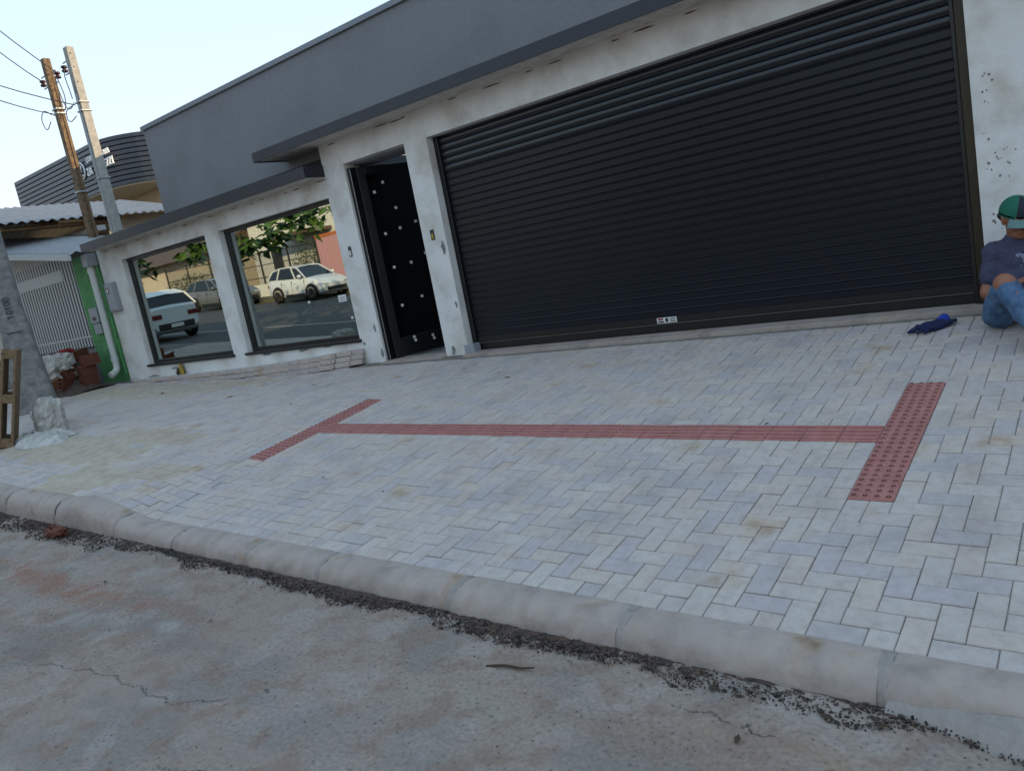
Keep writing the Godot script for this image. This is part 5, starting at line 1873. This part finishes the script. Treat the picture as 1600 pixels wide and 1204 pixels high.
# ------------------------------------------------------------------ the seated man
func sdf_mesh(st: SurfaceTool, bones: Array, cell: float, k: float, nudge: FastNoiseLite = null, amp := 0.0):
	var lo := Vector3(1e9, 1e9, 1e9)
	var hi := -lo
	for b in bones:
		var m := maxf(b[2], b[3]) + cell * 4.0
		lo = lo.min(b[0] - Vector3.ONE * m).min(b[1] - Vector3.ONE * m)
		hi = hi.max(b[0] + Vector3.ONE * m).max(b[1] + Vector3.ONE * m)
	var n := Vector3i(((hi - lo) / cell).ceil()) + Vector3i.ONE
	var sx := n.y * n.z
	var sy := n.z
	var fld := PackedFloat32Array()
	fld.resize(n.x * n.y * n.z)
	fld.fill(1.0)
	for b in bones:
		var a: Vector3 = b[0]
		var ba: Vector3 = b[1] - a
		var bb := maxf(ba.length_squared(), 1e-9)
		var r0: float = b[2]
		var dr: float = b[3] - r0
		var m := maxf(b[2], b[3]) + cell * 2.0 + k
		var p0 := Vector3i(((b[0].min(b[1]) - Vector3.ONE * m - lo) / cell).floor()).clamp(Vector3i.ZERO, n - Vector3i.ONE)
		var p1 := Vector3i(((b[0].max(b[1]) + Vector3.ONE * m - lo) / cell).ceil()).clamp(Vector3i.ZERO, n - Vector3i.ONE)
		for x in range(p0.x, p1.x + 1):
			for y in range(p0.y, p1.y + 1):
				for z in range(p0.z, p1.z + 1):
					var pa := lo + Vector3(x, y, z) * cell - a
					var h := clampf(pa.dot(ba) / bb, 0.0, 1.0)
					var d := (pa - ba * h).length() - r0 - dr * h
					var i := x * sx + y * sy + z
					var e := fld[i]
					var q := maxf(k - absf(d - e), 0.0) / k
					fld[i] = minf(d, e) - q * q * k * 0.25
	if nudge:
		for x in n.x:
			for y in n.y:
				for z in n.z:
					var i := x * sx + y * sy + z
					if absf(fld[i]) < 0.05:
						fld[i] += amp * nudge.get_noise_3dv(lo + Vector3(x, y, z) * cell)
	var vert := {}
	var offs := [0, sx, sy, sx + sy, 1, sx + 1, sy + 1, sx + sy + 1]
	var cor := [Vector3(0, 0, 0), Vector3(1, 0, 0), Vector3(0, 1, 0), Vector3(1, 1, 0), Vector3(0, 0, 1), Vector3(1, 0, 1), Vector3(0, 1, 1), Vector3(1, 1, 1)]
	var edges := [[0, 1], [2, 3], [4, 5], [6, 7], [0, 2], [1, 3], [4, 6], [5, 7], [0, 4], [1, 5], [2, 6], [3, 7]]
	for x in n.x - 1:
		for y in n.y - 1:
			for z in n.z - 1:
				var i := x * sx + y * sy + z
				var f0 := fld[i]
				if f0 > cell * 3.0:
					continue
				var neg := 0
				for o in offs:
					if fld[i + o] < 0.0:
						neg += 1
				if neg == 0 or neg == 8:
					continue
				var s := Vector3.ZERO
				var c := 0
				for e in edges:
					var a := fld[i + offs[e[0]]]
					var b := fld[i + offs[e[1]]]
					if (a < 0.0) != (b < 0.0):
						s += cor[e[0]].lerp(cor[e[1]], a / (a - b))
						c += 1
				var gr := Vector3.ZERO
				for q in 8:
					gr += (cor[q] - Vector3.ONE * 0.5) * fld[i + offs[q]]
				vert[i] = [lo + (Vector3(x, y, z) + s / c) * cell, gr.normalized()]
	for i in vert:
		# the three edges that leave the low corner of this cell
		for ax in 3:
			var step: int = [sx, sy, 1][ax]
			var u: int = [sy, 1, sx][ax]
			var v: int = [1, sx, sy][ax]
			var a := fld[i]
			var b := fld[i + step]
			if (a < 0.0) == (b < 0.0):
				continue
			if not (vert.has(i - u) and vert.has(i - v) and vert.has(i - u - v)):
				continue
			var q := [vert[i], vert[i - u], vert[i - u - v], vert[i - v]]
			quad_n(st, [q[0][0], q[1][0], q[2][0], q[3][0]], [q[0][1], q[1][1], q[2][1], q[3][1]])

func bone(a: Vector3, b: Vector3, r0: float, r1: float) -> Array:
	return [a, b, r0, r1]

func hand_bones(w: Vector3, dir: Vector3, palm: Vector3, flip: float) -> Array:
	# wrist, pointing direction, palm normal; curled fingers and a thumb at the side
	dir = dir.normalized()
	palm = (palm - dir * palm.dot(dir)).normalized()
	var side := dir.cross(palm).normalized() * flip
	var o := []
	for k in 4:
		var off := (k - 1.5) * 0.019
		var root := w + dir * 0.085 + side * off
		o.append(bone(w + dir * 0.01 + side * off * 0.6, root, 0.016, 0.0125))
		var l: float = [0.036, 0.042, 0.040, 0.031][k]
		var a := root + (dir * 0.85 + palm * 0.5).normalized() * l
		var b := a + (dir * 0.35 + palm * 0.93).normalized() * l * 0.75
		var c := b + (dir * -0.35 + palm * 0.93).normalized() * l * 0.55
		o.append(bone(root, a, 0.0105, 0.0095))
		o.append(bone(a, b, 0.0095, 0.0088))
		o.append(bone(b, c, 0.0088, 0.0075))
	var t0 := w + dir * 0.025 - side * 0.028
	var t1 := t0 + (dir * 0.6 - side * 0.7 + palm * 0.4).normalized() * 0.045
	var t2 := t1 + (dir * 0.8 + palm * 0.6).normalized() * 0.032
	o.append(bone(t0, t1, 0.014, 0.0115))
	o.append(bone(t1, t2, 0.0115, 0.009))
	return o

func build_person():
	var base := Vector3(-0.62, 0.0, 0.34)
	base.y = pave_y(base.x, base.z)
	var t := thing("person", "seated man in navy t-shirt, ripped jeans and green cap leaning on the white wall", "person", base)
	var g := -base.y                                     # local height of world zero
	var L := func(x, y, z): return Vector3(x, y, z) - base
	var pel: Vector3 = L.call(-0.60, 0.06, 0.32)
	var bel: Vector3 = L.call(-0.605, 0.20, 0.30)
	var che: Vector3 = L.call(-0.615, 0.35, 0.27)
	var nek: Vector3 = L.call(-0.615, 0.49, 0.30)
	var hd: Vector3 = L.call(-0.605, 0.605, 0.365)
	var rs: Vector3 = L.call(-0.755, 0.395, 0.30)
	var re: Vector3 = L.call(-0.80, 0.15, 0.36)
	var rw: Vector3 = L.call(-0.70, 0.07, 0.42)
	var ls: Vector3 = L.call(-0.46, 0.42, 0.28)
	var le: Vector3 = L.call(-0.38, 0.19, 0.40)
	var lw: Vector3 = L.call(-0.53, 0.25, 0.60)
	var rh: Vector3 = L.call(-0.725, 0.035, 0.50)
	var rk: Vector3 = L.call(-0.655, 0.25, 0.76)
	var ra: Vector3 = L.call(-0.44, -0.07, 1.02)
	var lh: Vector3 = L.call(-0.50, 0.05, 0.36)
	var lk: Vector3 = L.call(-0.30, 0.27, 0.72)
	var la: Vector3 = L.call(-0.22, -0.07, 1.02)
	var fw := Vector3(0.55, -0.38, 0.74).normalized()
	var rt := fw.cross(Vector3.UP).normalized()
	var up := rt.cross(fw).normalized()
	var st := mb()
	sdf_mesh(st, [bone(pel, bel, 0.125, 0.115), bone(bel, che, 0.115, 0.12), bone(che, nek, 0.10, 0.055), bone(rs, ls, 0.055, 0.055), bone(nek, hd - up * 0.03, 0.056, 0.06), bone(rs, re, 0.050, 0.041), bone(re, rw, 0.041, 0.028), bone(ls, le, 0.050, 0.041), bone(le, lw, 0.041, 0.028), bone(rh, rk, 0.080, 0.058), bone(rk, ra, 0.055, 0.036), bone(lh, lk, 0.080, 0.058), bone(lk, la, 0.055, 0.036)], 0.015, 0.03)
	# head with a face
	var hb := [bone(hd + up * 0.03 - fw * 0.03, hd + up * 0.035 + fw * 0.015, 0.082, 0.080), bone(hd - up * 0.02 + fw * 0.02, hd - up * 0.075 + fw * 0.045, 0.066, 0.045), bone(hd - up * 0.085 + fw * 0.055, hd - up * 0.085 + fw * 0.065, 0.030, 0.026), bone(nek, hd - up * 0.02, 0.055, 0.055)]
	hb.append(bone(hd + fw * 0.088 + up * 0.012, hd + fw * 0.108 - up * 0.028, 0.009, 0.014))
	for s in [-1.0, 1.0]:
		hb.append(bone(hd + fw * 0.078 + up * 0.028 + rt * s * 0.012, hd + fw * 0.066 + up * 0.026 + rt * s * 0.05, 0.013, 0.011))
		hb.append(bone(hd + fw * 0.062 - up * 0.025 + rt * s * 0.04, hd + fw * 0.055 - up * 0.03 + rt * s * 0.045, 0.022, 0.02))
		hb.append(bone(hd + rt * s * 0.083 + up * 0.02 - fw * 0.01, hd + rt * s * 0.083 - up * 0.02 - fw * 0.002, 0.015, 0.010))
	hb.append(bone(hd + fw * 0.086 - up * 0.050 - rt * 0.02, hd + fw * 0.086 - up * 0.050 + rt * 0.02, 0.008, 0.008))
	hb.append(bone(hd + fw * 0.084 - up * 0.062 - rt * 0.018, hd + fw * 0.084 - up * 0.062 + rt * 0.018, 0.008, 0.008))
	sdf_mesh(st, hb, 0.006, 0.018)
	sdf_mesh(st, hand_bones(rw, Vector3(0.3, -0.35, 0.8), Vector3(0.5, -0.6, -0.2), 1.0), 0.005, 0.008)
	sdf_mesh(st, hand_bones(lw, Vector3(-0.75, -0.15, 0.5), Vector3(-0.2, -0.9, 0.2), -1.0), 0.005, 0.008)
	put(st.commit(), "body", M.skin, t)
	for s in [-1.0, 1.0]:
		st = mb()
		blob(st, hd + fw * 0.080 + up * 0.006 + rt * s * 0.032, Vector3.ONE * 0.011, 3, 0.0, 1.0, 10, 8)
		put(st.commit(), "eye", M.paper, t)
	# shirt
	var fold := noise(95, 9.0, 3)
	st = mb()
	var sl_r := rs.lerp(re, 0.66)
	var sl_l := ls.lerp(le, 0.66)
	sdf_mesh(st, [bone(pel + Vector3(0, 0.03, 0), bel, 0.15, 0.142), bone(bel, che, 0.142, 0.138), bone(che, nek - Vector3(0, 0.045, 0.0), 0.125, 0.075), bone(rs, sl_r, 0.064, 0.065), bone(ls, sl_l, 0.064, 0.065), bone(nek - Vector3(0, 0.03, 0), rs, 0.06, 0.062), bone(nek - Vector3(0, 0.03, 0), ls, 0.06, 0.062)], 0.0125, 0.03, fold, 0.016)
	put(st.commit(), "t_shirt", M.shirt, t)
	# faded print on the chest
	st = mb()
	for q in [[0.06, 0.30, 0.055, 0.045], [0.075, 0.235, 0.04, 0.04], [0.03, 0.255, 0.028, 0.03], [0.11, 0.27, 0.03, 0.05], [0.02, 0.32, 0.02, 0.022]]:
		blob(st, Vector3(-0.60 + q[0] - 0.03, q[1] + 0.045, 0.398) - base, Vector3(q[2], q[3], 0.015), int(q[1] * 1000), 0.5, 1.6, 16, 10)
	put(st.commit(), "shirt_print", M.print_grey, t)
	# jeans
	st = mb()
	var rk2 := rh.lerp(rk, 0.93)
	var rk3 := rk.lerp(ra, 0.10)
	sdf_mesh(st, [bone(pel - Vector3(0, 0.01, 0), pel + Vector3(0, 0.06, 0), 0.142, 0.142), bone(rh, rk2 - Vector3(0, 0.008, 0), 0.102, 0.070), bone(rk3 - Vector3(0, 0.016, 0.0), ra, 0.066, 0.058), bone(rk2 - Vector3(0, 0.03, 0), rk3 - Vector3(0, 0.03, 0), 0.05, 0.05), bone(lh, lk, 0.102, 0.074), bone(lk, la, 0.072, 0.060)], 0.0125, 0.025, noise(96, 8.0, 3), 0.018)
	put(st.commit(), "jeans", M.jeans, t)
	# belt of dark underlayer and boots
	for q in [ra, la]:
		st = mb()
		sdf_mesh(st, [bone(q, q + Vector3(0.0, -0.03, 0.0), 0.05, 0.05), bone(q + Vector3(0.0, -0.035, 0.0), q + Vector3(0.03, -0.055, 0.16), 0.045, 0.036)], 0.01, 0.03)
		put(st.commit(), "boot", M.boot, t)
	# cap: crown in panels and a brim
	var cc := hd + up * 0.042 - fw * 0.012
	for pnl in [[-0.62, 0.62, M.cap_navy], [0.62, PI, M.cap_green], [-PI, -0.62, M.cap_green]]:
		st = mb()
		var gr := []
		for i in 11:
			var th := PI * 0.5 * i / 10.0 * 1.08
			var row := []
			for j in 13:
				var ph := lerpf(pnl[0], pnl[1], j / 12.0)
				var d := fw * cos(ph) * sin(th) * 1.10 + rt * sin(ph) * sin(th) * 0.97 + up * cos(th) * 1.02
				row.append(cc + d * 0.1)
			gr.append(row)
		smooth_grid(st, gr, Vector3.ZERO if false else up)
		put(st.commit(), "cap_panel", pnl[2], t)
	st = mb()
	var gb := []
	for i in 7:
		var row := []
		for j in 13:
			var ph := lerpf(-0.95, 0.95, j / 12.0)
			var rad := 0.102 + 0.075 * i / 6.0 * cos(ph * 1.25)
			row.append(cc + fw * cos(ph) * rad * 1.06 + rt * sin(ph) * rad * 0.97 - up * (0.012 + 0.02 * i / 6.0 + 0.03 * ph * ph * i / 6.0))
		gb.append(row)
	smooth_grid(st, gb, up)
	var under := []
	for row in gb:
		under.append(row.map(func(p): return p - up * 0.004))
	smooth_grid(st, under, -up)
	put(st.commit(), "cap_brim", M.cap_brim, t)
	st = mb()
	blob(st, cc - up * 0.028 - fw * 0.028, Vector3(0.093, 0.05, 0.088), 8, 0.1, 3.0, 20, 12)
	put(st.commit(), "hair", M.hair, t)

func build_glove():
	var x := -1.13
	var z := 0.42
	var t := thing("glove", "dark blue knitted work glove lying on the paving before the shutter", "glove", Vector3(x, pave_y(x, z), z))
	var st := mb()
	var d := Vector3(-0.80, 0, 0.60)
	var s := Vector3(0.60, 0, 0.80)
	var fl := func(u, v, h): return d * u + s * v + Vector3(0, h + pave_y(x + (d * u + s * v).x, z + (d * u + s * v).z) - pave_y(x, z), 0)
	var b := [bone(fl.call(-0.05, 0.0, 0.03), fl.call(0.04, 0.0, 0.032), 0.030, 0.034), bone(fl.call(-0.03, -0.025, 0.024), fl.call(0.05, -0.028, 0.028), 0.024, 0.026), bone(fl.call(-0.03, 0.03, 0.022), fl.call(0.04, 0.035, 0.022), 0.022, 0.022)]
	var tips := [[-0.04, 0.15, -0.035, 0.014], [-0.014, 0.165, -0.008, 0.018], [0.014, 0.13, 0.03, 0.016], [0.036, 0.09, 0.055, 0.014]]
	for q in tips:
		b.append(bone(fl.call(0.045, q[0], 0.026), fl.call(q[1] * 0.62, q[2], 0.034), 0.016, 0.014))
		b.append(bone(fl.call(q[1] * 0.62, q[2], 0.034), fl.call(q[1], q[2] * 1.2, q[3]), 0.014, 0.010))
	b.append(bone(fl.call(-0.02, 0.04, 0.022), fl.call(-0.10, 0.02, 0.03), 0.018, 0.016))
	b.append(bone(fl.call(-0.10, 0.02, 0.03), fl.call(-0.155, -0.005, 0.024), 0.016, 0.013))
	sdf_mesh(st, b, 0.006, 0.012, noise(97, 30.0, 2), 0.006)
	put(st.commit(), "hand", M.glove, t)
	st = mb()
	sdf_mesh(st, [bone(fl.call(-0.06, -0.02, 0.035), fl.call(-0.10, -0.045, 0.04), 0.031, 0.034), bone(fl.call(-0.06, -0.03, 0.03), fl.call(-0.10, -0.02, 0.03), 0.025, 0.026)], 0.006, 0.012)
	put(st.commit(), "cuff", M.glove_cuff, t)

# ------------------------------------------------------------------ leaves, twigs, chips
func build_litter():
	var spots := [[-8.6, 1.25, 0.09, 1], [-7.4, 0.9, 0.08, 1], [-4.55, 0.95, 0.07, 1], [-4.75, 0.8, 0.05, 1], [-1.75, 1.98, 0.05, 1], [-10.6, 1.0, 0.10, 1], [-5.35, 0.55, 0.05, 1], [-6.9, 1.6, 0.05, 1], [-3.9, 3.15, 0.03, 1], [-4.65, 3.0, 0.05, 1], [-1.07, 4.3, 0.05, 0], [-0.82, 4.12, 0.07, 0], [-0.72, 4.10, 0.06, 0], [-1.25, 4.07, 0.06, 0], [-6.55, 4.08, 0.09, 0], [-2.9, 4.8, 0.03, 0], [-3.8, 4.5, 0.04, 0], [-5.1, 4.45, 0.05, 0]]
	for q in spots:
		var st := mb()
		var y: float = pave_y(q[0], q[1]) if q[3] == 1 else road_y(q[0])
		st.set_color(Color(1, 1, 1))
		leaf(st, Vector3.ZERO, Vector3(rng.randfn(), 0.12, rng.randfn()), Vector3.UP, q[2], q[2] * 0.42, Color(1, 1, 1))
		var o := put(st.commit(), "dry_leaf", M.dry_leaf)
		o.position = Vector3(q[0], y + 0.012, q[1])
		if q[3] == 1:
			tag(o, "small dry brown leaf lying on the paving", "leaf", "dry leaves on the paving")
		else:
			tag(o, "small dry brown leaf lying on the road", "leaf", "dry leaves on the road")
	var st := mb()
	tube(st, [Vector3(-0.11, 0.008, 0.02), Vector3(-0.03, 0.014, 0.0), Vector3(0.05, 0.010, -0.012), Vector3(0.10, 0.012, -0.03)], [0.004, 0.006, 0.005, 0.003], 6)
	var tw := put(st.commit(), "twig", M.bark)
	tw.position = Vector3(-2.03, road_y(-2.03), 4.27)
	tag(tw, "short dry twig lying on the road near the kerb", "twig")
	st = mb()
	blob(st, Vector3(0, 0.03, 0), Vector3(0.13, 0.055, 0.06), 51, 0.5, 1.4, 18, 12)
	var cl := put(st.commit(), "earth_clod", M.clay)
	cl.position = Vector3(-6.62, road_y(-6.62), 4.12)
	tag(cl, "brown lump of clay lying below the raised kerb end", "clod")
